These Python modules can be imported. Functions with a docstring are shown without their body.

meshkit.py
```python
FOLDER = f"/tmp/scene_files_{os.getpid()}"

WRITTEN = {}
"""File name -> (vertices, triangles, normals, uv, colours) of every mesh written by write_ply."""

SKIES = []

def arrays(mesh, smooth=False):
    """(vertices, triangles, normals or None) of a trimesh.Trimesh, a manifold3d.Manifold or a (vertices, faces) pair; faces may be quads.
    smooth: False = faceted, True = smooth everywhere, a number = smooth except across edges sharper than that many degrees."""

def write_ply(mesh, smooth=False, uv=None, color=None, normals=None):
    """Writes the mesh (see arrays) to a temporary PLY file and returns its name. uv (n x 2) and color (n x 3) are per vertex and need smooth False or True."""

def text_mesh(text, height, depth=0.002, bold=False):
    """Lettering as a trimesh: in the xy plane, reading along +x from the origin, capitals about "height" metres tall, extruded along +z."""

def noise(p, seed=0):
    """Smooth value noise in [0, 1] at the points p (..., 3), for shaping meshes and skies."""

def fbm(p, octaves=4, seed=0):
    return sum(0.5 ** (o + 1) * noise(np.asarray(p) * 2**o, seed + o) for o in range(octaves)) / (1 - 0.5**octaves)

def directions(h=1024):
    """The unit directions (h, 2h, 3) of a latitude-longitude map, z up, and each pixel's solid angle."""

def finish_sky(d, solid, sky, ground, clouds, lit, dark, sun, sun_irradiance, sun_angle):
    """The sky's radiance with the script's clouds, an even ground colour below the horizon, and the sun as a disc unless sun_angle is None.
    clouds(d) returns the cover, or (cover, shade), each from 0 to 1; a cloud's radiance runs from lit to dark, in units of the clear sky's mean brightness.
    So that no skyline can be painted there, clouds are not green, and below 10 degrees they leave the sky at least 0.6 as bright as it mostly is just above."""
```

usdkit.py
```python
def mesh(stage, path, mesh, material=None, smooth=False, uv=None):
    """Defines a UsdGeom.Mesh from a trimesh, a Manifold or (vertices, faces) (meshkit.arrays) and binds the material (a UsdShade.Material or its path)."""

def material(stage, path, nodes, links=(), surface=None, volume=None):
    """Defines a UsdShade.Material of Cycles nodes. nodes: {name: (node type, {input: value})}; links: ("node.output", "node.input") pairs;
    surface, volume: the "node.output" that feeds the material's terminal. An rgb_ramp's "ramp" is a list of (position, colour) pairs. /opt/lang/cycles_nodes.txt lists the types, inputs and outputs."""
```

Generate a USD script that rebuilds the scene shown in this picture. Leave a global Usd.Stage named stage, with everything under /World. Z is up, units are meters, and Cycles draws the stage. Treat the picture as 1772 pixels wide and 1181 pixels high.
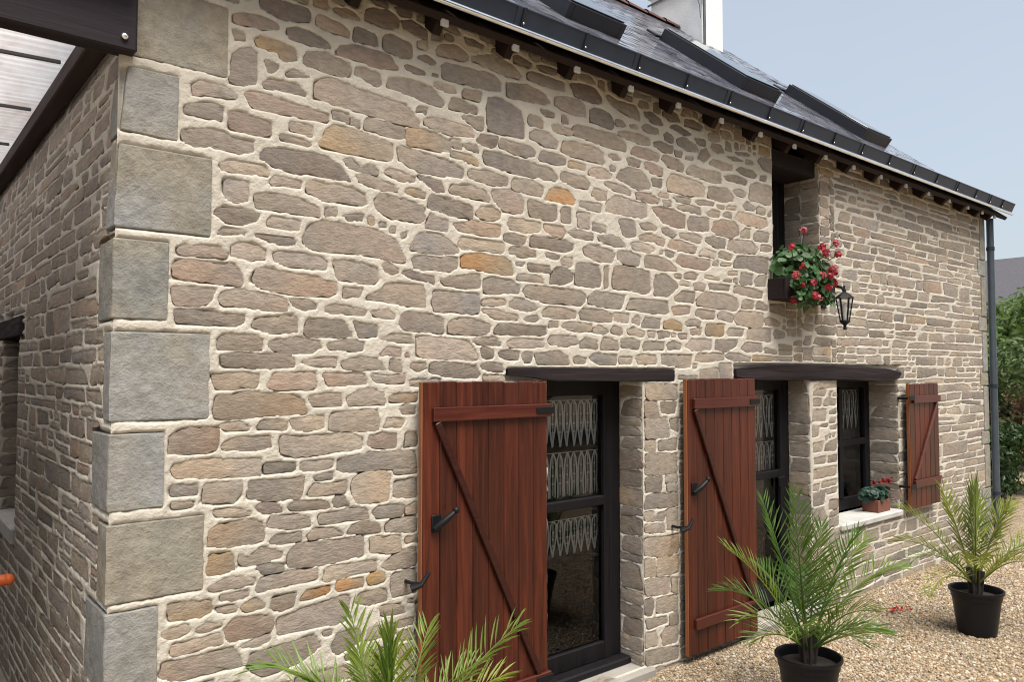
import math, random
import numpy as np, trimesh
from scipy import ndimage
from PIL import Image, ImageDraw
from shapely.geometry import Polygon, box as sbox
from pxr import Usd, UsdGeom, UsdLux, UsdShade, Sdf, Gf, Vt
import usdkit, meshkit

stage = Usd.Stage.CreateInMemory()
UsdGeom.SetStageUpAxis(stage, UsdGeom.Tokens.z)
UsdGeom.SetStageMetersPerUnit(stage, 1.0)
world = UsdGeom.Xform.Define(stage, '/World')
stage.SetDefaultPrim(world.GetPrim())
UsdGeom.Scope.Define(stage, '/World/Looks')

# ---------------------------------------------------------------- camera, sky and sun settings
EXPOSURE = 0.90
SKY_STRENGTH = .128
SUN_INT, SUN_ANGLE, SUN_ELEV, SUN_X = .80, 34.0, 64.0, -.15
CAM = np.array([-.717, -3.235, 1.9])
YAW, PITCH = math.radians(50.1), math.radians(2.34)
Fh = np.array([math.cos(YAW), math.sin(YAW), 0]); RT = np.array([math.sin(YAW), -math.cos(YAW), 0]); ZZ = np.array([0, 0, 1.])
FW = Fh * math.cos(PITCH) + ZZ * math.sin(PITCH); UP = -Fh * math.sin(PITCH) + ZZ * math.cos(PITCH)
FPX = 1334.0
cam = UsdGeom.Camera.Define(stage, '/World/camera')
m4 = Gf.Matrix4d(*RT, 0, *UP, 0, *(-FW), 0, *CAM, 1)
cam.AddTransformOp().Set(m4)
cam.CreateFocalLengthAttr(24.0)
cam.CreateHorizontalApertureAttr(24.0 * 1772 / FPX)
cam.CreateVerticalApertureAttr(24.0 * 1772 / FPX * 683 / 1024)
cam.CreateClippingRangeAttr(Gf.Vec2f(0.05, 2000))
cam.CreateExposureAttr(EXPOSURE)

# ---------------------------------------------------------------- sky and sun
SUN_EL = math.radians(SUN_ELEV)
SUN_DIR = np.array([SUN_X, -1.0, 0]); SUN_DIR /= np.linalg.norm(SUN_DIR)
SUN_DIR = SUN_DIR * math.cos(SUN_EL) + ZZ * math.sin(SUN_EL)
sky_mat = usdkit.material(stage, '/World/Looks/sky_air', {
    'sky': ('sky_texture', {'sky_type': 'single_scattering', 'sun_disc': False, 'sun_elevation': SUN_EL,
                            'sun_rotation': math.atan2(SUN_DIR[0], SUN_DIR[1]), 'altitude': 50.0,
                            'air_density': 1.0, 'aerosol_density': 4.0, 'ozone_density': 1.0}),
    'tc': ('texture_coordinate', {}),
    'cl': ('noise_texture', {'scale': 1.6, 'detail': 5.0, 'roughness': .55}),
    'cr': ('rgb_ramp', {'ramp': [(0.0, (.50, .50, .50)), (1.0, (.80, .80, .80))]}),
    'mx': ('mix', {'fac': .5, 'color2': (2.75, 2.98, 3.12)}),
    'bg': ('background_shader', {'strength': SKY_STRENGTH})},
    [('tc.generated', 'cl.vector'), ('cl.fac', 'cr.fac'), ('cr.color', 'mx.fac'),
     ('sky.color', 'mx.color1'), ('mx.color', 'bg.color')], surface='bg.background')
dome = UsdLux.DomeLight.Define(stage, '/World/sky')
UsdShade.MaterialBindingAPI.Apply(dome.GetPrim()).Bind(sky_mat)
dome.GetPrim().SetCustomDataByKey('kind', 'structure')
sun = UsdLux.DistantLight.Define(stage, '/World/sun')
sun.CreateIntensityAttr(SUN_INT); sun.CreateAngleAttr(SUN_ANGLE); sun.CreateNormalizeAttr(True)
sun.CreateColorAttr(Gf.Vec3f(1.0, .955, .89))
zx = SUN_DIR; xx = np.cross(ZZ, zx); xx /= np.linalg.norm(xx); yx = np.cross(zx, xx)
sun.AddTransformOp().Set(Gf.Matrix4d(*xx, 0, *yx, 0, *zx, 0, 0, 0, 30, 1))

# ---------------------------------------------------------------- helpers
_used = {}
def numbered(parent, name):
    k = _used.get((parent, name), 0); _used[(parent, name)] = k + 1
    return f'{parent}/{name}' if k == 0 else f'{parent}/{name}_{k:03d}'
def setc(p, **kw):
    for k, v in kw.items():
        if v: p.SetCustomDataByKey(k, v)
def thing(name, label, cat, loc=(0, 0, 0), rotz=0, group=None, kind=None):
    x = UsdGeom.Xform.Define(stage, numbered('/World', name)); x.AddTranslateOp().Set(Gf.Vec3d(*map(float, loc)))
    if rotz: x.AddRotateZOp().Set(float(rotz))
    setc(x.GetPrim(), label=label, category=cat, group=group, kind=kind)
    return str(x.GetPath())
def part(parent, name, mesh, mat, label=None, smooth=False, tone=None, kind=None):
    path = numbered(parent, name)
    if tone is None and mat in WOODS:
        v_, f_, n_ = meshkit.arrays(mesh, smooth)
        m = usdkit.mesh(stage, path, mesh, M[mat], smooth=smooth); tone = np.ones((len(v_), 3))
    else: m = usdkit.mesh(stage, path, mesh, M[mat], smooth=smooth)
    if tone is not None:
        UsdGeom.PrimvarsAPI(m).CreatePrimvar('tone', Sdf.ValueTypeNames.Color3fArray, 'vertex').Set(Vt.Vec3fArray.FromNumpy(np.asarray(tone, np.float32)))
    setc(m.GetPrim(), label=label, kind=kind)
    return path
def single(name, mesh, mat, label=None, cat=None, group=None, kind=None, smooth=False, tone=None):
    path = part('/World', name, mesh, mat, smooth=smooth, tone=tone)
    setc(stage.GetPrimAtPath(path), label=label, category=cat, group=group, kind=kind)
    return path
def cat(ms): return trimesh.util.concatenate(ms)
def hullbox(c8, bev):
    "chamfered box from 8 corners in order of (sx,sy,sz) bits"
    c8 = np.asarray(c8, float); pts = []
    for i in range(8):
        for b in (1, 2, 4):
            e = c8[i ^ b] - c8[i]; L = np.linalg.norm(e)
            o = [c8[i ^ q] - c8[i] for q in (1, 2, 4) if q != b]
            p = c8[i].copy()
            for v in o:
                l = np.linalg.norm(v); p = p + v / l * min(bev, l * .45)
            pts.append(p)
    return trimesh.convex.convex_hull(np.array(pts))
def bx(x0, x1, y0, y1, z0, z1, bev=.004):
    c = [((x0, x1)[i & 1], (y0, y1)[(i >> 1) & 1], (z0, z1)[(i >> 2) & 1]) for i in range(8)]
    return hullbox(c, bev)
def bar(p, q, w, h, up=(0, 0, 1), bev=.003):
    "box from p to q, w wide across, h along up"
    p, q = np.array(p, float), np.array(q, float); d = (q - p) / np.linalg.norm(q - p)
    s = np.cross(d, up); s /= np.linalg.norm(s); u = np.cross(s, d)
    c = [(p, q)[i & 1] + s * w / 2 * (-1, 1)[(i >> 1) & 1] + u * h / 2 * (-1, 1)[(i >> 2) & 1] for i in range(8)]
    return hullbox(c, bev)
def tube(path, r, n=8, caps=True):
    path = np.asarray(path, float); k = len(path); r = np.broadcast_to(np.asarray(r, float), (k,))
    tan = np.gradient(path, axis=0); tan /= np.linalg.norm(tan, axis=1, keepdims=True)
    a = np.array([0, 0, 1.]) if abs(tan[0][2]) < .9 else np.array([1., 0, 0])
    V = []; nrm = np.cross(tan[0], a); nrm /= np.linalg.norm(nrm)
    for i in range(k):
        nrm = nrm - tan[i] * (nrm @ tan[i]); nrm /= np.linalg.norm(nrm); b = np.cross(tan[i], nrm)
        for j in range(n):
            t = 2 * math.pi * j / n; V.append(path[i] + r[i] * (math.cos(t) * nrm + math.sin(t) * b))
    Fc = []
    for i in range(k - 1):
        for j in range(n):
            a0, a1 = i * n + j, i * n + (j + 1) % n
            Fc += [(a0, a1, a1 + n), (a0, a1 + n, a0 + n)]
    if caps:
        V += [path[0], path[-1]]; c0, c1 = len(V) - 2, len(V) - 1
        for j in range(n):
            Fc += [(c0, (j + 1) % n, j), (c1, (k - 1) * n + j, (k - 1) * n + (j + 1) % n)]
    return trimesh.Trimesh(np.array(V), np.array(Fc), process=False)
def lathe(prof, n=24):
    prof = np.asarray(prof, float); V = []; Fc = []; k = len(prof)
    for r, z in prof:
        for j in range(n):
            t = 2 * math.pi * j / n; V.append((r * math.cos(t), r * math.sin(t), z))
    for i in range(k - 1):
        for j in range(n):
            a0, a1 = i * n + j, i * n + (j + 1) % n
            Fc += [(a0, a1, a1 + n), (a0, a1 + n, a0 + n)]
    return trimesh.Trimesh(np.array(V), np.array(Fc), process=False)
def moved(m, d): m = m.copy(); m.vertices = m.vertices + np.asarray(d); return m
def project_area(P):
    "size in the photo of a polygon of points (pixels squared)"
    d = np.asarray(P) - CAM; w = np.maximum(d @ FW, .05); x, y = FPX * (d @ RT) / w, FPX * (d @ UP) / w
    if x.min() > 900 or x.max() < -900 or y.min() > 610 or y.max() < -610: return 0.0
    return .5 * abs(np.dot(x, np.roll(y, 1)) - np.dot(y, np.roll(x, 1)))

# ---------------------------------------------------------------- materials
M = {}; WOODS = set()
def mat(name, nodes, links, surface='p.BSDF'):
    M[name] = usdkit.material(stage, '/World/Looks/' + name, nodes, links, surface=surface); return M[name]
def noisy(name, ramp, scale=(8, 8, 8), detail=6, rough=.8, bump=.3, bscale=60., bdist=.004, spec=.3, metallic=0., coat=0., rvar=0.):
    nodes = {'g': ('geometry', {}), 'm': ('mapping', {'scale': scale}), 'n': ('noise_texture', {'scale': 1.0, 'detail': float(detail), 'roughness': .6}),
             'r': ('rgb_ramp', {'ramp': ramp}), 'bn': ('noise_texture', {'scale': bscale, 'detail': 4.0, 'roughness': .65}),
             'b': ('bump', {'strength': bump, 'distance': bdist}),
             'p': ('principled_bsdf', {'roughness': rough, 'specular_ior_level': spec, 'metallic': metallic, 'coat_weight': coat})}
    links = [('g.position', 'm.vector'), ('m.vector', 'n.vector'), ('n.fac', 'r.fac'), ('r.color', 'p.base_color'),
             ('g.position', 'bn.vector'), ('bn.fac', 'b.height'), ('b.normal', 'p.normal')]
    return mat(name, nodes, links)
def toned(name, rough=.85, bump=.6, bscale=70., bdist=.006, spec=.25, lo=.72, hi=1.25, vscale=14., bed=(1, 1, 1), speck=0.):
    "takes its own colour from the mesh's tone primvar, varied by grain"
    nodes = {'a': ('attribute', {'attribute': 'tone'}), 'g': ('geometry', {}),
             'bm': ('mapping', {'scale': bed}), 'n': ('noise_texture', {'scale': vscale, 'detail': 9.0, 'roughness': .74}),
             'r': ('rgb_ramp', {'ramp': [(.25, (lo, lo, lo)), (.75, (hi, hi, hi))]}),
             'n2': ('noise_texture', {'scale': 3.1, 'detail': 3.0}),
             'r2': ('rgb_ramp', {'ramp': [(.3, (.92, .95, 1.0)), (.7, (1.06, 1.0, .93))]}),
             'x': ('mix', {'mix_type': 'multiply', 'fac': 1.0}), 'x2': ('mix', {'mix_type': 'multiply', 'fac': 1.0}),
             'bn': ('noise_texture', {'scale': bscale, 'detail': 6.0, 'roughness': .7}),
             'b': ('bump', {'strength': bump, 'distance': bdist}),
             'p': ('principled_bsdf', {'roughness': rough, 'specular_ior_level': spec})}
    links = [('g.position', 'bm.vector'), ('bm.vector', 'n.vector'), ('n.fac', 'r.fac'), ('a.color', 'x.color1'), ('r.color', 'x.color2'),
             ('g.position', 'n2.vector'), ('n2.fac', 'r2.fac'), ('x.color', 'x2.color1'), ('r2.color', 'x2.color2'),
             ('x2.color', 'p.base_color'), ('bm.vector', 'bn.vector'), ('bn.fac', 'b.height'), ('b.normal', 'p.normal')]
    return mat(name, nodes, links)
toned('rubble_stone', bump=.9, bdist=.007, bscale=46., lo=.60, hi=1.40, vscale=17., bed=(1, 1, 2.2))
toned('dressed_stone', bump=1.0, bdist=.013, bscale=26., lo=.62, hi=1.32, vscale=13.)
toned('slate', rough=.12, bump=.0, bscale=90., bdist=.002, spec=1.0, lo=.75, hi=1.3)
toned('pebble', rough=.7, bump=.2, bscale=200., bdist=.001, spec=.4)
toned('leafy', rough=.5, bump=.0, spec=.4, lo=.8, hi=1.2, vscale=30.)
noisy('mortar', [(.25, (.42, .385, .325)), (.5, (.51, .47, .40)), (.8, (.585, .545, .47))], scale=(5, 5, 5), detail=8, rough=.95, bump=.9, bscale=80., bdist=.006, spec=.15)
noisy('concrete', [(.3, (.22, .205, .18)), (.7, (.32, .30, .265))], scale=(4, 4, 4), rough=.9, bump=.5, bscale=80., bdist=.004)
noisy('white_sill', [(.3, (.38, .37, .35)), (.7, (.50, .49, .46))], scale=(6, 6, 6), rough=.8, bump=.3)
noisy('white_render', [(.3, (.66, .66, .66)), (.7, (.80, .80, .79))], scale=(3, 3, 3), rough=.9, bump=.5, bscale=40., bdist=.008)
def wood(name, ramp, axis='z', rough=.35, spec=.45, coat=0., bump=.35):
    WOODS.add(name)
    sc = {'z': (34, 34, 1.7), 'x': (1.7, 34, 34), 'y': (34, 1.7, 34)}[axis]
    nodes = {'g': ('geometry', {}), 'm': ('mapping', {'scale': sc}), 'n': ('noise_texture', {'scale': 1.0, 'detail': 7.0, 'roughness': .65, 'distortion': .6}),
             'r': ('rgb_ramp', {'ramp': ramp}), 'a': ('attribute', {'attribute': 'tone'}), 'x': ('mix', {'mix_type': 'multiply', 'fac': 1.0}),
             'b': ('bump', {'strength': bump, 'distance': .003}),
             'rr': ('rgb_ramp', {'ramp': [(.3, (rough * .8,) * 3), (.7, (min(1, rough * 1.35),) * 3)]}),
             'p': ('principled_bsdf', {'specular_ior_level': spec, 'coat_weight': coat, 'coat_roughness': .2})}
    links = [('g.position', 'm.vector'), ('m.vector', 'n.vector'), ('n.fac', 'r.fac'), ('r.color', 'x.color1'), ('a.color', 'x.color2'), ('x.color', 'p.base_color'),
             ('n.fac', 'b.height'), ('b.normal', 'p.normal'), ('n.fac', 'rr.fac'), ('rr.color', 'p.roughness')]
    return mat(name, nodes, links)
wood('varnished_wood', [(.2, (.014, .0036, .0026)), (.48, (.050, .0102, .0050)), (.8, (.118, .0245, .0085))], rough=.38, spec=.35)
wood('varnished_rail', [(.25, (.035, .007, .0045)), (.5, (.062, .011, .006)), (.75, (.10, .019, .009))], axis='x', rough=.36, spec=.4)
wood('edge_wood', [(.25, (.17, .055, .018)), (.75, (.30, .11, .04))], rough=.5)
wood('dark_wood', [(.25, (.010, .007, .010)), (.75, (.024, .017, .021))], axis='x', rough=.65, bump=.8, spec=.25)
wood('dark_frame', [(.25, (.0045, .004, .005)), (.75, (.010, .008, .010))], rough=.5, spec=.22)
wood('old_beam', [(.2, (.008, .0055, .006)), (.8, (.030, .021, .022))], axis='x', rough=.85, bump=1.2, spec=.2)
wood('rafter_wood', [(.25, (.012, .007, .006)), (.75, (.030, .017, .014))], axis='y', rough=.8, spec=.2)
wood('carport_wood', [(.25, (.026, .015, .013)), (.75, (.062, .036, .031))], axis='y', rough=.75)
wood('end_grain', [(.25, (.36, .345, .33)), (.75, (.52, .50, .48))], rough=.8)
def plain(name, col, rough=.5, metallic=0., spec=.5, coat=0.):
    return noisy(name, [(.3, tuple(c * .85 for c in col)), (.7, tuple(c * 1.12 for c in col))], scale=(9, 9, 9), rough=rough, bump=.12, bscale=120., bdist=.001, spec=spec, metallic=metallic, coat=coat)
plain('black_iron', (.005, .005, .006), .5, 0., .25)
plain('zinc_dark', (.020, .028, .046), .5, .2)
plain('zinc_bright', (.88, .91, .95), .22, 1.0)
plain('zinc_pipe', (.075, .095, .115), .45, .4)
plain('dark_flashing', (.014, .014, .020), .5, .2)
plain('black_plastic', (.0032, .0034, .0055), .42, 0., .3)
plain('terracotta', (.16, .058, .038), .85)
plain('orange_rubber', (.62, .12, .025), .5)
plain('antenna_metal', (.11, .11, .115), .5, .4)
plain('red_tile', (.085, .032, .026), .85)
plain('slate_far', (.075, .07, .08), .6)
plain('soil', (.03, .022, .016), .95)
plain('lamp_glass_frame', (.012, .012, .014), .4)
def glass(name, tint=(.80, .84, .84), rough=.02):
    mat(name, {'f': ('fresnel', {'IOR': 1.52}), 't': ('transparent_bsdf', {'color': tint}), 'n': ('noise_texture', {'scale': 2.2, 'detail': 1.0}), 'g0': ('geometry', {}),
               'b': ('bump', {'strength': .12, 'distance': .02}), 'g': ('glossy_bsdf', {'color': (1, 1, 1), 'roughness': rough}), 'x': ('mix_closure', {})},
        [('g0.position', 'n.vector'), ('n.fac', 'b.height'), ('b.normal', 'g.normal'), ('f.fac', 'x.fac'), ('t.BSDF', 'x.closure1'), ('g.BSDF', 'x.closure2')], surface='x.closure')
glass('window_glass', (.86, .88, .88)); mat('lantern_glass', {'t': ('transparent_bsdf', {'color': (.9, .92, .92)}), 'g': ('glossy_bsdf', {'roughness': .08}), 'x': ('mix_closure', {'fac': .14})}, [('t.BSDF', 'x.closure1'), ('g.BSDF', 'x.closure2')], surface='x.closure')
mat('skylight_glass', {'p': ('principled_bsdf', {'base_color': (.02, .025, .03), 'roughness': .06, 'specular_ior_level': .8})}, [])
mat('lace', {'d': ('diffuse_bsdf', {'color': (.82, .84, .88)}), 't': ('translucent_bsdf', {'color': (.3, .3, .3)}), 'x': ('mix_closure', {'fac': .3})},
    [('d.BSDF', 'x.closure1'), ('t.BSDF', 'x.closure2')], surface='x.closure')
mat('sheer', {'d': ('diffuse_bsdf', {'color': (.13, .135, .15)}), 't': ('transparent_bsdf', {'color': (.8, .8, .8)}), 'w': ('wave_texture', {'scale': 30.0, 'distortion': 1.5, 'detail': 2.0}), 'g': ('geometry', {}),
             'r': ('rgb_ramp', {'ramp': [(.2, (.45, .45, .45)), (.8, (.9, .9, .9))]}), 'x': ('mix_closure', {})},
    [('g.position', 'w.vector'), ('w.fac', 'r.fac'), ('r.color', 'x.fac'), ('d.BSDF', 'x.closure1'), ('t.BSDF', 'x.closure2')], surface='x.closure')
mat('roof_sheet', {'g': ('geometry', {}), 'm': ('mapping', {'scale': (3, 1.2, 3)}), 'n': ('noise_texture', {'scale': 1.5, 'detail': 6.0, 'roughness': .6}),
                   'r': ('rgb_ramp', {'ramp': [(.25, (.36, .29, .26)), (.5, (.52, .50, .50)), (.75, (.62, .63, .65))]}),
                   't': ('translucent_bsdf', {}), 'd': ('diffuse_bsdf', {}), 'x': ('mix_closure', {'fac': .2})},
    [('g.position', 'm.vector'), ('m.vector', 'n.vector'), ('n.fac', 'r.fac'), ('r.color', 't.color'), ('r.color', 'd.color'), ('t.BSDF', 'x.closure1'), ('d.BSDF', 'x.closure2')], surface='t.BSDF')
def leafmat(name, ramp, trans=.35, rough=.45, spec=.4):
    mat(name, {'a': ('attribute', {'attribute': 'tone'}), 'g': ('geometry', {}), 'n': ('noise_texture', {'scale': 9.0, 'detail': 3.0}), 'r': ('rgb_ramp', {'ramp': ramp}),
               'x': ('mix', {'mix_type': 'multiply', 'fac': 1.0}), 'p': ('principled_bsdf', {'roughness': rough, 'specular_ior_level': spec}),
               't': ('translucent_bsdf', {}), 'y': ('mix_closure', {'fac': trans})},
        [('g.position', 'n.vector'), ('n.fac', 'r.fac'), ('r.color', 'x.color1'), ('a.color', 'x.color2'), ('x.color', 'p.base_color'), ('x.color', 't.color'),
         ('p.BSDF', 'y.closure1'), ('t.BSDF', 'y.closure2')], surface='y.closure')
leafmat('palm_leaf', [(.3, (.12, .165, .035)), (.7, (.20, .25, .055))])
leafmat('leaf', [(.3, (.8, .8, .8)), (.7, (1.15, 1.15, 1.15))], trans=.3, rough=.5)
leafmat('petal', [(.3, (.85, .85, .85)), (.7, (1.1, 1.1, 1.1))], trans=.3, rough=.6, spec=.2)
mat('gravel_bed', {'g': ('geometry', {}), 'v': ('voronoi_texture', {'scale': 75.0}), 'n': ('noise_texture', {'scale': 1.3, 'detail': 5.0}),
                   'hs': ('separate_color', {}), 'r': ('rgb_ramp', {'ramp': [(0, (.15, .105, .065)), (.35, (.26, .195, .125)), (.7, (.37, .30, .205)), (1, (.46, .40, .31))]}),
                   'r2': ('rgb_ramp', {'ramp': [(.3, (.78, .76, .74)), (.7, (1.08, 1.05, 1.0))]}), 'x': ('mix', {'mix_type': 'multiply', 'fac': 1.0}),
                   'b': ('bump', {'strength': .9, 'distance': .012, 'invert': True}), 'p': ('principled_bsdf', {'roughness': .85, 'specular_ior_level': .25})},
    [('g.position', 'v.vector'), ('v.color', 'hs.color'), ('hs.r', 'r.fac'), ('g.position', 'n.vector'), ('n.fac', 'r2.fac'), ('r.color', 'x.color1'), ('r2.color', 'x.color2'),
     ('x.color', 'p.base_color'), ('v.distance', 'b.height'), ('b.normal', 'p.normal')])

# ---------------------------------------------------------------- stone masonry
rng = np.random.default_rng(7)
TONES = {'b': [(0.292, 0.247, 0.206), (0.279, 0.241, 0.206), (0.314, 0.264, 0.219), (0.260, 0.223, 0.190), (0.301, 0.259, 0.220), (0.335, 0.282, 0.229), (0.245, 0.212, 0.185)],
         'r': [(0.325, 0.263, 0.217), (0.296, 0.238, 0.198), (0.343, 0.280, 0.230), (0.279, 0.222, 0.189)],
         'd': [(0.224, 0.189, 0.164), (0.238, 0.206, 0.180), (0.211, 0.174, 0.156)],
         'o': [(0.354, 0.252, 0.150), (0.333, 0.246, 0.159)], 'O': [(0.372, 0.240, 0.102), (0.405, 0.231, 0.114)],
         'p': [(0.262, 0.231, 0.209), (0.283, 0.244, 0.222), (0.246, 0.219, 0.201)], 'm': [(0.316, 0.270, 0.224)]}
SECOND = {'b': [(0.334, 0.281, 0.225), (0.263, 0.229, 0.198), (0.309, 0.254, 0.206)], 'r': [(0.284, 0.246, 0.208), (0.338, 0.255, 0.200)], 'd': [(0.243, 0.198, 0.172)],
          'o': [(0.291, 0.240, 0.189)], 'O': [(0.301, 0.239, 0.168)], 'p': [(0.292, 0.248, 0.210)], 'm': [(0.37, 0.275, 0.175), (0.35, 0.262, 0.185)]}
def pick(l): return np.array(l[int(rng.integers(len(l)))])
def resample(c, step):
    c = np.vstack([c, c[:1]]); s = np.r_[0, np.cumsum(np.linalg.norm(np.diff(c, axis=0), axis=1))]
    n = int(np.clip(s[-1] / step, 9, 34)); t = np.linspace(0, s[-1], n, endpoint=False)
    return np.stack([np.interp(t, s, c[:, 0]), np.interp(t, s, c[:, 1])], 1)
def round_poly(c):
    a = c * .88 + np.roll(c, -1, 0) * .12; b = c * .12 + np.roll(c, -1, 0) * .88
    return np.stack([a, b], 1).reshape(-1, 2)
def stone_mesh(c, fmap, tone, proud=None, rnd=True):
    "one stone: outline c (u,v metres) set in the wall, its face a little proud and rounded at the edge"
    c = np.asarray(c, float)
    if Polygon(c).exterior.is_ccw is False: c = c[::-1]
    if rnd: c = resample(round_poly(c), .019)
    n = len(c); ctr = c.mean(0)
    q0 = np.column_stack([c * 34, np.full(n, rng.random() * 90)]); q1 = np.column_stack([c * 80, np.full(n, rng.random() * 90)])
    j = np.column_stack([meshkit.noise(q0, 1), meshkit.noise(q0, 2)]) - .5; j2 = np.column_stack([meshkit.noise(q1, 3), meshkit.noise(q1, 4)]) - .5
    c = c + (j * .016 + j2 * .008) * np.clip(np.ptp(c, 0).min() / .08, .4, 1)
    face = (.0052 + .0036 * rng.random()) if proud is None else proud
    size = np.ptp(c, 0); ins = np.clip(1 - .014 / np.maximum(size, .03), .6, .95)
    tilt = rng.normal(0, .006, 2)
    def dep(q, base, amp): return base + (q - ctr) @ tilt + rng.normal(0, amp, len(q))
    q2 = ctr + (c - ctr) * ins; q3 = ctr + (c - ctr) * ins * .5
    edge = dep(c, face - .0012, .0004); rings = [(c, np.full(n, -.04)), (c, edge), (c, edge), (q2, dep(q2, face, .0007)), (q3, dep(q3, face + .001, .0005)), (ctr[None], np.array([face + .001]))]
    V = np.vstack([fmap(q[:, 0], q[:, 1], d) for q, d in rings]); Fc = []
    for k in (0, 2, 3):
        for j in range(n):
            a, b = k * n + j, k * n + (j + 1) % n
            Fc += [(a, b, b + n), (a, b + n, a + n)]
    for j in range(n): Fc.append((4 * n + j, 4 * n + (j + 1) % n, 5 * n))
    t1, t2 = (lambda k: (pick(TONES[tone]) * k, pick(SECOND[tone]) * k * (1 + rng.normal(0, .06))))(float(np.clip(1 + rng.normal(0, .12), .72, 1.3)))
    uv = np.vstack([q for q, _ in rings]); ax = rng.normal(size=2) * (1, .4); s = (uv - ctr) @ (ax / np.linalg.norm(ax)) / max(.03, size.max()) * 2.2 + rng.normal(0, .25)
    w = 1 / (1 + np.exp(-s * 3)); w = w[:, None]
    col = t1 * (1 - w) + t2 * w
    return trimesh.Trimesh(V, np.array(Fc), process=False), np.clip(col * (.95, .955, .94), .02, .8)
def pack(free, res, wr, hr, seed, grow=lambda i: 1.0):
    "fills free cells with roughly coursed stones: rectangles (u0,v0,u1,v1) in cells"
    g = np.random.default_rng(seed); used = ~free; H, W = used.shape; out = []
    for j in range(H):
        i = 0
        while i < W:
            if used[j, i]: i += 1; continue
            wt = int(g.choice([.5, .8, 1, 1.3, 1.7], p=[.2, .25, .25, .2, .1]) * wr * grow(i * res) / res); k = i
            while k < W and not used[j, k] and k - i < wt: k += 1
            e = k
            while e < W and not used[j, e] and e - k < 7: e += 1
            if e - k < 7: k = e
            ht = int(round(g.choice([.6, .85, 1.1, 1.5], p=[.25, .35, .27, .13]) * hr / res)); h = 1
            while h < ht and j + h < H and not used[j + h, i:k].any(): h += 1
            while h > 3 and h * 1.12 > (k - i): h -= 1
            if (k - i) * res < .055 or h * res < .035: used[j, i:k] = True; i = k; continue
            out.append((i, j, k, j + h)); used[j:j + h, i:k] = True; i = k
    return out
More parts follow.
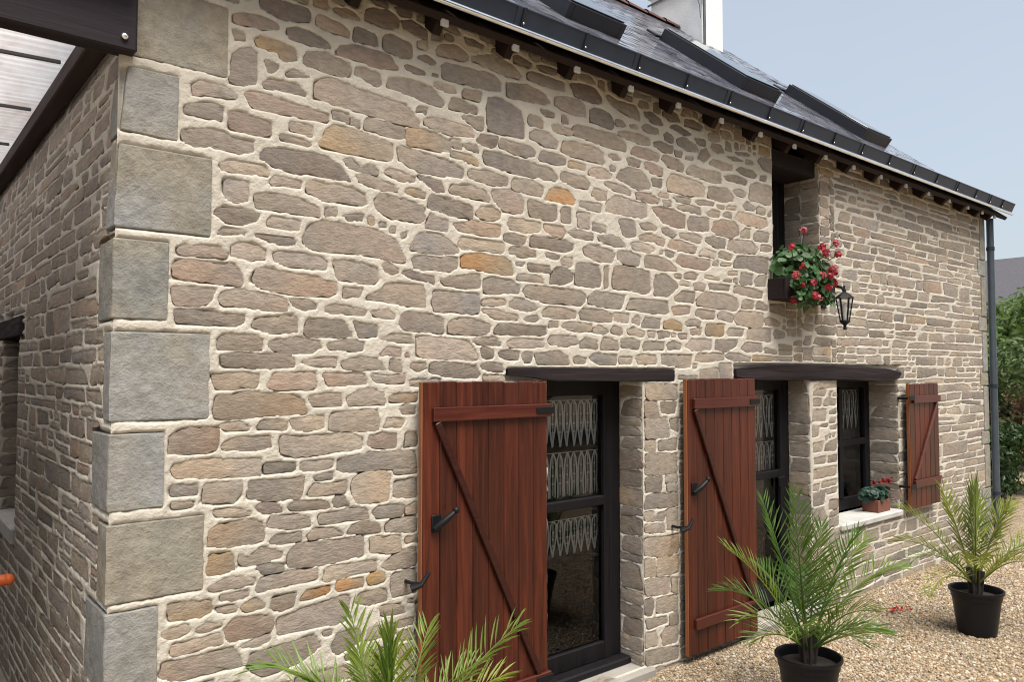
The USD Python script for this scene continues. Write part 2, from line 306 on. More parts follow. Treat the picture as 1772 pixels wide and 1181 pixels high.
def coursed(u0, u1, v0, v1, wr, grow, g, joint):
    "rubble laid in wavy courses of long stones, some courses split in two"
    out = []; v = v0; sd = int(g.integers(1000))
    wav = lambda u, k: (meshkit.noise(np.array([[u * 1.7, k * 3.3, sd * .1]]), sd)[0] - .5) * .035
    k = 0
    while v < v1:
        h = g.choice([.062, .078, .095, .125], p=[.25, .33, .27, .15]) * g.uniform(.9, 1.1); u = u0 - g.uniform(0, .2)
        while u < u1:
            w = wr * grow(u) * g.choice([.45, .7, .95, 1.25, 1.6], p=[.2, .28, .25, .17, .1]); z0, z1 = v + wav(u, k), v + h + wav(u, k + 1)
            za, zb = v + wav(u + w, k), v + h + wav(u + w, k + 1)
            if h > .088 and g.random() < .32:
                f = g.uniform(.38, .62); m0, m1 = z0 + (z1 - z0) * f, za + (zb - za) * f; c = u + w * g.uniform(.35, .65)
                out.append([(u, z0), (u + w, za), (u + w, m1), (u, m0)])
                if g.random() < .5: out += [[(u, m0), (c, (m0 + m1) / 2), (c, (z1 + zb) / 2), (u, z1)], [(c, (m0 + m1) / 2), (u + w, m1), (u + w, zb), (c, (z1 + zb) / 2)]]
                else: out.append([(u, m0), (u + w, m1), (u + w, zb), (u, z1)])
            else: out.append([(u, z0), (u + w, za), (u + w, zb), (u, z1)])
            u += w
        v += h; k += 1
    fin = []
    for q in out:
        q = np.array(q); W, H = q[1, 0] - q[0, 0], q[3, 1] - q[0, 1]; cc = q.mean(0); jx, jz = min(joint, W * .2), min(joint, H * .22)
        q = q + np.array([(jx, jz), (-jx, jz), (-jx, -jz), (jx, -jz)]); q += g.normal(0, 1, (4, 2)) * (min(.014, W * .06), min(.006, H * .07))
        r = g.random(); t = q[3] * g.uniform(.35, .65) + q[2] * .5; t = (q[3] + q[2]) / 2 + (W * g.uniform(-.2, .2), g.uniform(-.002, .007)); pts = [q[0], q[1], q[2], t, q[3]]
        if r < .2: pts = [q[0], q[1], q[2] - (W * g.uniform(.08, .25), 0), t, q[3]]
        elif r < .35: pts = [q[0], q[1], q[2], t, q[3] + (W * g.uniform(.08, .2), -H * .1)]
        fin.append(np.array(pts))
    return fin
def rect_outline(u0, v0, u1, v1, g):
    w, h = u1 - u0, v1 - v0; j = .012 * min(1, h / .06); ins = .0075
    u0, v0, u1, v1 = u0 + ins, v0 + ins * .8, u1 - ins, v1 - ins * .8
    c = [(u0, v0), (u0 + w * g.uniform(.3, .7), v0 - g.uniform(-.003, .005)), (u1, v0), (u1, v1)]
    if w > .14: c.append((u0 + w * g.uniform(.35, .7), v1 + g.uniform(-.004, .008)))
    c.append((u0, v1)); c = np.array(c) + g.normal(0, j * .45, (len(c), 2))
    k = g.random()
    if k < .16: c[-1] += (w * g.uniform(.1, .25), -h * .05)
    elif k < .34: c[3] += (-w * g.uniform(.1, .3), -h * .08)
    return c
def masonry(parent, name, U, V, fmap, given, holes, tones, seed, wr=.26, hr=.095, pack_area=None, taper_edges=True, solid=(), grow=lambda u: 1.0, courses=None):
    """A wall face: mortar sheet over grid lines U x V, with relief that dips under each stone; returns the mortar path and the stones
    [(mesh, tone, outline on the wall)] still to be placed. given: [(tone, outline)], holes: [(u0,u1,v0,v1)]"""
    g = np.random.default_rng(seed); u0, u1, v0, v1 = U[0], U[-1], V[0], V[-1]
    def raster(polys, res):
        W, H = int(round((u1 - u0) / res)), int(round((v1 - v0) / res)); im = Image.new('1', (W, H)); d = ImageDraw.Draw(im)
        for c in polys: d.polygon([((x - u0) / res, (z - v0) / res) for x, z in c], fill=1)
        return np.array(im)
    polys = [(t, np.asarray(c, float)) for t, c in given]
    solid = [np.array([(a, c), (b, c), (b, d), (a, d)]) for a, b, c, d in solid]
    blk = raster([c for _, c in polys] + solid, .01)
    free = ndimage.distance_transform_edt(~blk) > 1.6
    for a, b, c, d in holes:
        free[max(0, int((c - v0) / .01)):max(0, int(round((d - v0) / .01))), max(0, int((a - u0) / .01)):max(0, int(round((b - u0) / .01)))] = False
    if pack_area is not None:
        a, b, c, d = pack_area; keep = np.zeros_like(free); keep[max(0, int((c - v0) / .01)):int((d - v0) / .01), max(0, int((a - u0) / .01)):int((b - u0) / .01)] = True; free &= keep
    if courses is not None: free[:, max(0, int((courses[0] - u0) / .01)):int((courses[1] - u0) / .01)] = False
    tn = list(tones); pr = np.array([tones[t] for t in tn], float); pr /= pr.sum()
    for (i, j, k, l) in pack(free, .01, wr, hr, seed, grow):
        c = rect_outline(u0 + i * .01, v0 + j * .01, u0 + k * .01, v0 + l * .01, g)
        if Polygon(c).is_valid: polys.append((str(g.choice(tn, p=pr)), c))
    if courses is not None:
        cut = [sbox(a - .004, c - .008, b + .004, d + .008) for a, b, c, d in holes] + [Polygon(c).buffer(.008) for c in solid] + [Polygon(c).buffer(.018) for _, c in given if c[:, 0].max() > courses[0] - .1]
        frame = sbox(courses[0] + .004, v0 + .004, courses[1] - .004, v1 - .004)
        for c in coursed(courses[0], courses[1], v0, v1, wr, grow, g, .0125):
            p = Polygon(c).buffer(0).intersection(frame)
            for q in cut:
                if p.intersects(q): p = p.difference(q)
            if p.is_empty: continue
            if p.geom_type != 'Polygon': p = max(p.geoms, key=lambda q: q.area)
            if p.area > .0022: polys.append((str(g.choice(tn, p=pr)), np.array(p.exterior.coords)[:-1]))
    stones = []
    for t, c in polys:
        m, col = stone_mesh(c, fmap, t); stones.append((m, col, fmap(c[:, 0], c[:, 1], np.zeros(len(c)))))
    # mortar relief
    res = .005; ins = raster([c for _, c in polys] + solid, res)
    dist = (ndimage.distance_transform_edt(~ins) - ndimage.distance_transform_edt(ins)) * res
    dist = ndimage.gaussian_filter(dist, .8)
    uu, vv = np.meshgrid(U, V); ix = np.clip(((uu - u0) / res).astype(int), 0, ins.shape[1] - 1); iy = np.clip(((vv - v0) / res).astype(int), 0, ins.shape[0] - 1)
    dd = dist[iy, ix]
    P3 = np.stack([uu, vv, np.zeros_like(uu)], -1)
    nz = meshkit.fbm(P3 * 55, 3, seed) - .5; n2 = meshkit.fbm(P3 * 6, 2, seed + 9) - .5
    n3 = meshkit.fbm(P3 * 32, 3, seed + 5) - .5; dd = dd + n3 * .014
    h = .0074 + .0010 * np.clip(dd / .010, 0, 1) + np.minimum(0, dd + .001) * 1.5 + nz * .0065 * (dd > -.004) + n2 * .002
    h = np.maximum(h, -.022)
    if taper_edges:
        edge = np.minimum.reduce([uu - u0, u1 - uu, vv - v0, v1 - vv])
        for a, b, c, d in holes:
            du = np.maximum(np.maximum(a - uu, uu - b), 0); dv = np.maximum(np.maximum(c - vv, vv - d), 0); edge = np.minimum(edge, np.hypot(du, dv))
        w = np.clip(edge / .014, 0, 1); h = h * w
    VV = fmap(uu.ravel(), vv.ravel(), h.ravel()); nu, nv = len(U), len(V)
    a = (np.arange(nv - 1)[:, None] * nu + np.arange(nu - 1)[None]).ravel()
    uc, vc = ((uu[:-1, :-1] + uu[1:, 1:]) / 2).ravel(), ((vv[:-1, :-1] + vv[1:, 1:]) / 2).ravel(); ok = np.ones(len(a), bool)
    for p, q, r, s in holes: ok &= ~((uc > p) & (uc < q) & (vc > r) & (vc < s))
    a = a[ok]; Fc = np.vstack([np.stack([a, a + 1, a + 1 + nu], 1), np.stack([a, a + 1 + nu, a + nu], 1)])
    path = part(parent, name, trimesh.Trimesh(VV, Fc, process=False), 'mortar', smooth=True)
    return path, stones
def lines(segs, extra=()):
    out = []
    for a, b, s in segs: out += list(np.arange(a, b, s))
    out.append(segs[-1][1]); out += list(extra); out = np.unique(np.round(out, 4))
    return out[np.r_[True, np.diff(out) > .0025]]

# ================================================================ the house
X1 = 8.95; DEPTH = 7.1; WALLTOP = 3.72
STONES = '''
r 48,344 56,345 63,344 64,342 58,340 44,339 44,342
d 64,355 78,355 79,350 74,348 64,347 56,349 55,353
o 56,336 64,336 72,335 73,330 66,328 64,331 54,332 53,334
b 47,328 51,330 54,328 54,315 47,313 43,313 44,325
b 64,325 63,323 60,321 58,326
b 71,325 79,324 75,323 68,322 68,323
r 60,318 71,319 77,316 77,315 67,315 58,314 57,315
r 30,310 41,310 46,307 45,306 37,306 28,304 28,308
b 34,302 40,301 40,296 25,296 25,299
r 56,311 88,308 88,305 53,304 49,310
r 89,326 102,324 130,322 138,315 137,313 119,313 81,315 82,323
b 133,336 145,335 153,328 151,326 119,329 120,334
b 149,320 170,319 172,315 155,313 141,315 141,318
r 84,354 93,353 98,351 98,348 90,348 82,349 82,353
r 98,361 103,359 103,358 95,357 90,359
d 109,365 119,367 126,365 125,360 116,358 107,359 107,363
b 104,354 113,353 113,348 101,347 101,353
b 122,356 133,354 133,347 126,346 117,347 117,354
r 95,343 102,345 119,345 125,340 125,339 116,338 92,338 92,339
d 74,345 84,344 89,341 89,340 81,339 70,339 68,341 68,344
b 78,335 87,337 99,335 99,329 88,328 76,330 76,332
b 105,335 115,334 116,330 113,328 102,331 102,334
d 131,343 141,342 141,341 136,340 130,341 129,342
b 142,351 148,349 147,347 137,348 137,349
b 142,358 142,354 137,354 137,357
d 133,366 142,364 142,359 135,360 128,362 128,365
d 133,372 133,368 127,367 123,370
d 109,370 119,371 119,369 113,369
b 31,290 39,291 46,289 53,289 53,285 47,283 38,284 30,283 24,284 24,288
r 48,301 61,299 61,293 43,293 43,300
b 43,279 59,279 60,276 46,275 40,275 39,277
b 63,276 75,275 75,273 62,272 61,273
p 41,271 51,271 51,267 51,263 46,262 42,263 41,266
b 58,267 64,268 75,267 84,264 84,261 55,261 54,266
r 41,259 50,259 56,258 55,255 48,253 42,253 38,256 38,257
b 62,258 75,257 74,253 60,254 60,255
r 67,295 76,294 80,293 79,292 66,293 65,294
p 58,287 64,288 86,289 95,285 99,280 81,280 72,279 63,280 57,283 57,284
b 79,276 101,276 107,274 109,270 104,269 86,269 78,271 78,272
m 87,301 91,304 97,304 109,303 122,301 122,294 119,293 85,293 83,295 85,296
b 109,311 129,311 129,306 124,305 107,306 107,310
m 135,312 147,312 157,309 157,304 148,303 131,303 130,310
p 128,301 139,300 145,300 159,298 165,296 165,292 154,291 136,291 126,294 125,300
b 100,290 104,287 111,289 114,287 114,285 106,285 99,286 96,289
b 121,289 135,287 135,285 128,284 120,286 118,287
b 109,284 122,281 125,279 117,278 104,280 103,283
o 134,281 141,280 141,278 135,278 130,279 130,280
r 116,276 135,274 141,272 141,268 139,265 121,265 114,268 113,273
b 101,264 106,264 106,262 99,261 96,263
d 140,288 151,287 153,283 149,282 138,287 137,288
b 146,280 152,279 157,279 167,278 171,277 171,271 160,271 143,273 144,278
p 145,270 150,268 155,268 155,262 148,263 142,263 143,267
b 163,311 164,307 159,307 158,308 157,310 158,311
b 168,310 174,310 175,307 168,308 165,309
b 177,317 188,318 187,313 183,311 174,313
b 191,317 209,317 215,315 215,313 209,311 200,311 190,313 189,314
b 220,316 234,316 239,315 239,312 234,311 219,311 218,312
b 179,309 228,307 233,302 232,301 200,300 180,302 178,306
o 158,304 167,304 170,304 173,303 175,300 157,302
b 170,297 183,298 195,296 195,293 186,291 173,292 169,293 168,295
b 200,297 213,298 222,295 220,290 199,291 198,294
b 158,287 168,288 178,287 182,284 182,282 170,282 157,283 156,284
r 186,288 197,290 204,288 206,285 206,279 200,278 192,278 186,283 184,287
b 212,287 222,285 232,286 232,279 228,277 211,278 210,285
b 177,278 184,279 190,277 190,274 186,272 176,272 173,274
r 167,268 172,270 190,269 190,264 183,263 162,264 159,267
b 197,275 219,274 219,270 207,268 197,269 195,271
r 237,274 239,271 236,268 224,270 222,274
O 226,294 231,297 241,296 246,292 246,289 224,289 223,289
b 238,286 243,286 243,278 236,278 235,284
b 41,250 48,250 50,249 42,248 39,248
d 55,249 72,249 73,247 68,246 61,247
r 25,241 39,242 43,239 43,238 23,238 23,240
b 47,244 52,245 59,243 59,239 53,238 45,239 45,243
p 69,243 85,242 88,240 88,237 70,237 64,238 63,242
r 22,235 46,235 49,231 49,227 42,227 21,228
r 55,234 60,235 75,233 83,233 87,231 93,231 93,226 88,225 70,225 59,226 53,229
r 21,224 38,224 35,218 22,217
r 41,223 47,225 64,223 69,222 70,218 66,217 49,218 41,218 40,221
b 79,222 83,220 83,219 77,218 73,219 71,222
b 22,215 37,215 41,214 50,214 50,211 47,210 23,210
b 55,213 72,215 74,213 74,208 64,207 54,209
b 43,206 49,205 53,206 58,204 58,200 49,200 40,200 40,204
b 64,204 76,205 84,204 86,201 80,199 71,198 63,200 61,202
r 79,256 86,259 112,258 124,254 130,245 129,244 115,245 99,246 85,245 77,247 77,250
b 95,241 107,241 114,240 115,235 113,232 94,233 91,241
b 120,243 124,241 126,239 122,238 118,239 117,242
d 132,240 140,238 147,238 147,235 134,237 128,239
p 135,256 138,259 142,260 151,260 157,257 162,254 162,252 148,250 133,251
b 139,248 148,248 161,249 161,244 157,242 135,242 134,246
b 106,229 105,226 97,225 97,229
b 116,229 119,232 125,233 140,233 141,230 142,223 131,223 109,225 109,226
p 147,231 175,231 176,226 175,221 161,221 147,221 146,226
b 88,220 94,221 109,219 108,217 88,218
b 120,220 124,217 124,216 113,217 111,219
r 131,219 143,219 153,217 153,210 146,210 130,211 127,214 128,218
b 80,214 96,213 99,210 101,207 92,206 78,207 78,210
b 107,212 114,212 114,207 105,206 102,214
b 122,208 133,208 135,205 126,205 117,206
b 164,260 183,260 192,260 193,256 191,255 173,255 165,254 162,257
O 166,251 177,253 183,252 192,252 198,250 199,244 197,243 167,245 164,245 164,250
b 151,237 169,241 176,241 176,235 167,234 153,235
b 185,241 197,240 204,237 203,234 179,232 179,239
b 183,229 193,229 194,227 186,226 178,226 178,228
b 200,230 207,230 217,227 217,226 209,224 197,226 197,228
b 186,223 202,221 202,219 193,219 186,219 178,223
b 159,217 167,218 176,217 183,215 183,212 177,210 156,210 156,214
b 190,216 223,215 224,212 220,211 186,211 186,213
b 216,222 218,220 215,218 207,219 207,220
b 226,227 237,227 247,225 247,222 237,221 222,222 220,224
b 209,238 222,238 241,238 253,237 256,234 252,230 222,230 209,232 206,235
b 226,250 227,247 211,247 210,250
b 199,259 207,259 215,258 216,255 207,254 197,255 196,257
b 199,266 209,265 207,262 199,261 193,262 193,265
b 213,266 237,267 245,265 245,262 237,260 222,261 212,261 212,264
b 234,257 233,255 224,256 223,258
b 228,246 231,250 237,251 245,248 244,243 237,241 228,241 227,241
r 137,208 168,206 173,201 175,197 163,197 137,198
b 171,207 186,209 190,205 185,205 175,205
b 200,208 221,208 222,205 215,204 197,204 194,206
b 179,203 185,202 185,198 178,198 177,202
b 197,202 203,201 203,197 197,197 190,198 189,201
b 209,201 213,200 212,196 207,196 205,200
b 215,200 232,202 240,199 242,195 228,194 217,195
b 150,195 174,193 176,189 174,187 157,188 145,190 145,194
b 182,195 191,194 192,191 185,191 178,192 177,194
b 227,210 238,211 248,210 249,207 238,205 227,206 225,208
b 135,194 142,194 143,192 137,191 133,193
b 191,188 200,186 201,185 179,186 179,188
b 154,350 166,351 186,352 190,349 190,344 183,343 166,342 152,342 151,348
r 171,358 183,362 197,361 205,357 204,354 193,354 171,356
r 150,358 160,361 168,358 168,355 163,354 149,353 148,355
b 195,350 211,352 221,351 227,346 222,344 195,342
d 215,361 230,360 238,360 238,356 226,355 210,356 210,359
b 152,339 159,338 161,336 156,335 149,336 146,338
b 166,339 177,340 176,335 165,335 165,337
b 158,332 166,332 174,331 174,328 163,327 156,327 156,328
b 170,325 178,326 178,320 174,320 164,324
p 182,339 189,340 199,338 205,336 207,328 207,321 182,320 181,334
b 211,335 218,335 222,333 221,330 211,330 210,333
b 230,340 230,338 222,338 220,340
p 215,327 226,327 233,323 232,320 222,320 212,322 212,325
b 234,334 240,333 246,333 244,330 230,330 228,333
b 238,352 250,353 255,351 256,344 246,343 231,345 231,350
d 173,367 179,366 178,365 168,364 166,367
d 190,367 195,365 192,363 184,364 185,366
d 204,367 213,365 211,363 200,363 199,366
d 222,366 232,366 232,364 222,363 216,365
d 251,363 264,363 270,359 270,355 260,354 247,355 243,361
p 264,351 272,351 279,349 281,345 279,341 260,342 260,349
r 277,362 286,360 300,361 305,358 305,352 295,353 281,356 274,361
b 249,337 286,338 292,333 292,330 277,329 264,330 246,331 247,333 245,334 245,335
b 288,349 292,346 290,345 283,345 283,348
b 301,349 304,347 297,346 296,347
b 312,351 324,350 324,347 314,346 307,348
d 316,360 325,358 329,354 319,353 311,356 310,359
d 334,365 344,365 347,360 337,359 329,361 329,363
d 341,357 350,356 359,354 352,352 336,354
b 290,342 304,343 315,342 315,338 304,337 292,338 284,340
b 237,325 243,326 255,326 266,326 271,324 272,318 247,318 236,319
b 324,342 339,341 338,337 329,336 320,338 319,340
r 301,334 319,334 325,333 323,329 309,328 297,329 297,330
b 283,325 287,323 281,322 276,324
b 298,326 306,325 305,322 295,322 292,325
b 331,334 344,333 350,330 349,326 334,327 327,331
b 350,350 366,347 367,343 355,342 344,344 343,347
b 334,350 340,348 339,344 331,345 329,348
b 349,339 348,336 342,336 341,339
b 361,338 361,336 353,335 353,337
r 314,326 328,324 328,320 318,320 311,322 310,325
b 375,353 375,349 366,349 363,352
d 361,364 372,362 369,359 352,359 352,363
b 237,307 255,306 259,303 258,300 247,300 236,302 235,304
r 262,313 270,315 278,312 278,310 268,308 259,309 259,311
b 286,316 296,320 305,319 312,316 315,311 315,309 304,307 283,311
b 327,317 327,312 318,312 317,316
b 337,322 349,322 369,321 374,318 373,313 360,311 333,311 332,316
b 277,307 290,306 297,304 296,302 281,303 272,306
b 263,301 274,300 274,296 268,295 261,297
r 304,305 316,305 324,303 324,301 313,300 302,301 301,304
p 281,299 285,300 299,298 311,298 312,291 307,289 274,289 274,294
r 323,298 338,298 351,296 351,288 343,287 328,289 317,297
b 263,292 269,292 269,288 262,288 251,289 250,291
p 294,286 300,285 301,277 294,275 289,276 285,285
b 313,286 322,284 321,283 308,282 305,285
b 333,285 342,282 338,280 328,282 326,284
b 313,279 323,278 330,277 328,273 318,275 305,275 304,277
b 276,274 285,273 291,269 281,268 268,270 266,272
b 304,273 316,271 319,270 313,267 299,268 296,271
r 336,278 349,278 364,276 362,272 343,272 332,273
b 247,274 262,273 262,270 247,270 241,272
r 259,266 268,266 279,264 281,262 279,258 267,257 255,260 254,264
b 294,266 305,264 304,258 290,258 284,260 284,265
b 311,265 321,265 333,263 342,258 328,257 310,258 309,262
r 345,269 379,268 379,264 373,261 348,262 341,264
b 344,308 358,308 357,306 344,305 338,307
b 336,304 337,301 329,300 328,303
b 354,304 368,303 369,300 349,300 343,301
b 359,285 370,283 368,279 346,281 345,283
b 244,257 244,252 236,253 235,256
b 248,254 257,255 267,254 269,247 268,242 259,241 247,242 247,247
b 275,255 275,242 272,241 272,254
b 281,255 288,256 301,256 314,254 315,242 310,240 294,242 279,242 279,248
b 320,253 330,254 340,250 343,247 332,240 319,240 319,248
b 348,244 361,244 360,238 340,238 339,239
b 263,238 276,238 290,237 287,230 272,230 258,231 258,235
b 295,236 332,236 333,229 322,228 308,229 292,230
r 343,234 356,234 355,230 339,228 336,233
r 253,227 272,227 278,225 278,221 263,221 251,222 250,225
b 293,226 293,221 281,222 280,226
b 301,226 304,224 304,220 297,221 297,223
b 310,225 324,224 324,219 307,219 307,221
o 337,225 346,222 347,218 328,219 328,223
b 243,219 260,218 260,215 247,214 239,216 236,217
b 267,218 275,215 270,213 262,214 262,216
b 280,218 287,217 288,214 285,213 278,214 278,216
b 298,218 309,215 308,213 294,214 292,216
b 319,216 319,213 313,213 312,216
b 255,210 265,209 265,204 251,205 251,208
b 271,211 283,209 284,204 269,204 269,207
b 296,211 304,209 303,205 287,206 286,210
b 309,209 328,209 328,205 308,204 307,206
b 337,210 345,209 345,206 332,205 331,208
p 263,201 282,200 282,195 267,195 259,198 259,199
b 296,199 296,196 285,195 285,199
b 308,201 319,200 320,196 303,195 299,200
b 325,201 357,201 356,194 337,194 326,196
b 357,258 365,257 363,254 350,254 350,256
b 368,251 373,250 372,247 361,247 360,250
b 358,226 367,225 367,222 353,222 350,223
r 368,220 368,216 358,216 355,219
b 352,215 352,213 344,213 343,215
b 248,199 255,198 255,196 246,196 245,198
b 370,345 376,347 381,343 373,337 366,338
b 385,341 407,340 407,337 394,335 379,337
b 359,332 371,331 392,332 393,325 382,324 369,325 354,326 353,327
b 418,341 434,341 439,338 436,336 421,336 412,338
b 412,334 426,332 425,329 400,329 396,331
b 437,332 459,332 457,318 428,319 430,330
b 444,353 461,354 460,343 447,345 440,350
b 388,321 400,322 408,317 407,314 394,312 377,313 378,320
b 416,324 424,322 421,319 411,320 408,322
b 425,316 436,313 434,311 422,311 420,313
b 441,315 450,313 449,310 438,310 438,313
r 415,307 430,307 450,306 453,302 443,299 424,299 409,302
r 384,296 393,298 408,299 414,295 414,291 405,287 387,288 382,290
b 399,305 405,305 405,301 395,302
b 382,304 391,304 391,301 379,300 375,301
b 371,309 384,309 384,308 368,306 363,308
b 423,296 429,296 429,290 417,289 417,292
b 439,296 454,295 452,289 434,289 433,292
b 382,285 397,285 397,279 387,278 375,281 374,283
b 403,285 430,287 439,282 436,279 411,277 400,279
b 358,296 378,298 378,289 355,287 354,293
d 412,347 421,346 409,345 400,346
d 425,353 431,352 416,350 411,351
b 434,348 434,346 425,345 425,348
r 394,353 397,348 388,347 381,349 383,352
b 452,340 451,336 443,336 443,339
b 458,314 458,310 453,309 453,311
b 372,276 385,274 385,271 366,271
b 392,276 406,274 404,271 390,272 389,273
b 412,274 432,276 453,276 452,265 438,265 424,267 408,266 408,269
b 404,268 404,267 392,266 392,267
b 391,256 389,255 374,256 372,257
b 411,263 412,261 401,260 400,262
b 417,263 431,262 431,255 417,254 415,256
b 440,262 450,263 448,255 435,255 434,258
b 402,252 402,249 378,248 377,251
b 409,252 424,252 445,250 444,246 431,246 405,248
b 372,245 397,245 410,243 413,238 410,235 364,236 363,239
b 420,243 432,242 432,238 417,237 416,238
b 439,243 451,240 451,237 436,238 435,240
b 475,243 475,234 455,237 455,242
b 365,233 384,232 384,228 371,227 363,229 362,230
b 392,233 405,231 405,226 388,228 388,231
b 413,234 445,234 445,225 435,223 410,225 407,229
b 455,232 469,229 467,226 448,226 446,230
o 375,223 395,224 394,216 374,216 373,219
b 401,221 419,221 418,217 400,216 398,218
b 426,222 455,223 455,213 423,215 423,218
b 462,223 475,221 474,217 461,216 458,219
p 357,212 379,212 379,206 359,205 350,207
p 385,212 412,213 408,208 396,205 384,206
b 423,212 442,211 443,206 423,205 415,207
b 364,202 394,203 394,199 371,197 361,198
b 399,203 412,203 427,200 427,198 409,197 396,201
b 463,206 463,204 447,205 446,208
b 549,337 574,336 570,328 552,328 540,326 540,335
b 586,336 615,337 614,332 582,330 580,335
b 578,344 605,346 603,341 574,339 573,343
b 614,321 645,321 646,314 624,313 608,316 606,319
d 619,346 631,344 629,341 613,342 611,345
b 657,324 679,324 677,320 653,318 649,320
b 703,347 720,348 719,336 693,335 689,344
b 749,345 762,345 764,338 744,337 741,341
b 666,315 688,314 692,311 665,308 657,312
b 607,301 633,301 637,295 613,293 597,293 597,298
b 650,301 665,299 663,296 643,295 641,297
b 641,291 641,280 616,276 615,288
b 584,284 611,284 610,277 583,275 565,275 567,281
b 561,306 585,308 584,302 566,300 551,299
b 598,309 615,307 613,305 590,305
b 722,294 724,289 698,289 694,296
r 739,298 772,294 772,290 734,288 729,293
b 777,339 798,338 798,334 771,333 766,336
b 797,317 816,314 816,309 791,308 789,312
b 848,313 850,309 824,309 822,314
b 719,323 721,319 688,319 686,322
b 755,323 758,317 728,317 726,322
b 728,310 730,307 701,309 699,311
d 706,356 706,351 683,352 681,356
b 589,317 600,316 600,312 579,312 581,317
b 574,315 574,312 548,311 548,314
b 561,326 563,320 550,320 551,323
b 598,262 622,262 638,260 638,256 611,255 596,256
b 648,262 666,263 665,256 646,256 642,258
b 674,262 690,262 687,256 670,257
b 699,261 728,262 725,255 703,253 694,255
b 656,252 689,250 691,245 663,244 652,245
b 717,251 744,254 762,251 762,246 727,243 710,243
b 682,280 714,277 709,272 679,271 675,273
b 755,273 789,271 786,265 752,265 750,266
b 775,252 799,252 801,245 772,244 769,247
b 610,229 630,226 626,223 597,224 597,227
b 636,228 668,227 670,222 640,223 634,225
r 693,227 711,227 709,222 686,221 679,223
b 760,224 786,224 786,214 760,214 755,216
r 628,219 655,219 655,213 628,212 624,215
b 578,219 596,219 596,213 577,214 574,215
b 549,211 577,211 579,205 548,203 541,205
b 588,209 608,209 607,203 586,204 584,206
b 577,201 596,200 593,194 577,194 571,196
b 656,199 678,201 689,197 678,192 656,189 648,193
o 775,210 802,211 802,206 769,202 764,205
b 525,227 554,227 554,222 525,222 520,225
b 586,239 597,238 599,232 585,232 580,235
b 609,238 617,237 616,232 607,232 605,234
b 749,242 774,241 771,235 748,236 743,237
b 809,237 831,235 828,230 806,228 800,229
b 634,277 645,277 645,272 630,272
b 655,278 668,277 666,272 651,273
b 724,284 731,281 728,275 719,277
b 790,284 803,281 800,276 782,277 782,281
b 644,211 661,211 656,204 640,204
b 668,210 681,210 678,205 663,207
b 690,209 713,210 713,204 685,205
b 724,191 761,190 758,184 719,187
b 771,189 790,188 789,183 766,187
r 41,197 50,198 60,197 64,198 69,198 73,196 73,193 62,192 41,193
b 37,189 47,189 51,190 57,189 56,184 39,183
r 64,189 83,190 84,183 66,182 61,184
m 39,180 45,180 51,182 56,181 73,180 78,177 79,172 39,171 38,175
b 48,169 53,167 53,166 43,166 41,168
b 59,169 64,169 70,168 70,165 57,166 57,167
r 26,167 40,167 40,160 39,158 30,157 21,158 22,165
b 43,161 51,163 56,162 62,162 63,158 56,157 43,158 42,159
b 72,169 80,170 87,170 87,165 80,164 73,165
b 67,162 71,162 85,161 99,162 107,159 107,155 85,153 71,153 67,155
b 85,196 93,196 93,193 85,193 77,194 77,195
b 96,195 107,197 114,196 118,193 119,192 107,191 97,192
r 92,189 99,189 108,189 109,185 90,184 88,186 87,189
b 120,188 130,189 130,185 120,185 114,186 111,189
b 87,180 95,180 96,177 96,175 82,175 80,179
b 105,181 111,182 118,180 119,175 110,175 100,175 99,178
o 126,179 137,179 137,176 122,176 121,178
b 131,174 136,173 136,170 129,170 127,173
b 91,171 115,172 116,163 105,163 90,164
b 121,168 130,167 129,164 119,164
r 111,160 118,161 125,160 125,154 115,154 110,156
b 137,160 137,154 130,154 131,160
b 99,205 107,204 107,200 90,201 89,203
m 23,153 29,154 41,154 51,153 58,153 58,146 24,148 22,151
b 61,151 74,150 74,147 60,147 60,150
b 25,145 29,144 32,144 32,141 22,141 22,144
r 35,144 50,144 50,138 47,136 41,136 34,137
b 54,144 74,143 78,144 78,141 77,135 62,135 53,137
b 39,133 47,133 54,131 54,130 47,130 40,131
d 60,134 66,133 68,130 60,130 56,133
b 64,128 69,127 75,127 81,125 81,122 71,122 62,124 62,126
m 41,127 51,127 53,128 59,126 60,123 60,118 43,118 37,119 38,125
b 65,119 77,119 77,116 67,116 63,117
o 38,115 45,115 47,114 48,108 42,107 37,108 37,110
b 55,112 59,115 69,112 68,110 58,109 50,109 50,113
b 61,108 69,107 69,104 61,104 57,107
b 95,150 114,152 136,151 137,144 104,144 94,145
b 77,150 92,150 92,147 84,146 76,147
b 74,133 85,132 90,131 91,129 82,129 72,130 71,131
r 72,112 75,114 85,114 99,113 108,114 108,105 94,104 80,104 71,106
b 83,140 89,139 99,140 99,135 80,135 80,136
m 103,141 107,143 119,143 122,140 121,129 109,129 104,130 102,135 102,139
b 87,144 92,144 92,142 84,142 83,143
b 137,138 137,129 124,130 125,137
b 124,143 137,143 137,141 125,141
b 94,133 98,133 100,129 94,129 92,131
b 86,126 94,126 102,127 109,126 111,122 102,122 86,122 85,125
b 116,126 125,126 130,125 129,121 115,121 113,124
b 137,126 137,121 131,121 131,124
r 84,120 92,119 97,116 81,116 80,117
b 102,119 109,120 115,119 117,115 107,115 100,116
b 123,119 137,119 137,112 120,114 120,117
b 112,112 116,112 119,111 128,111 128,104 120,104 112,106
b 124,102 134,104 137,103 137,96 123,96 118,98
b 37,102 46,105 56,103 56,101 38,101
r 59,102 76,103 85,102 85,98 58,97 57,98
m 22,98 26,98 38,97 39,93 34,91 22,92
r 41,93 48,93 49,91 44,91 41,92
o 56,94 60,92 61,90 52,90 51,92
r 65,93 75,93 74,88 69,87 63,89
b 20,88 29,89 30,86 25,85 20,86
b 37,88 43,86 41,86 36,85 32,86
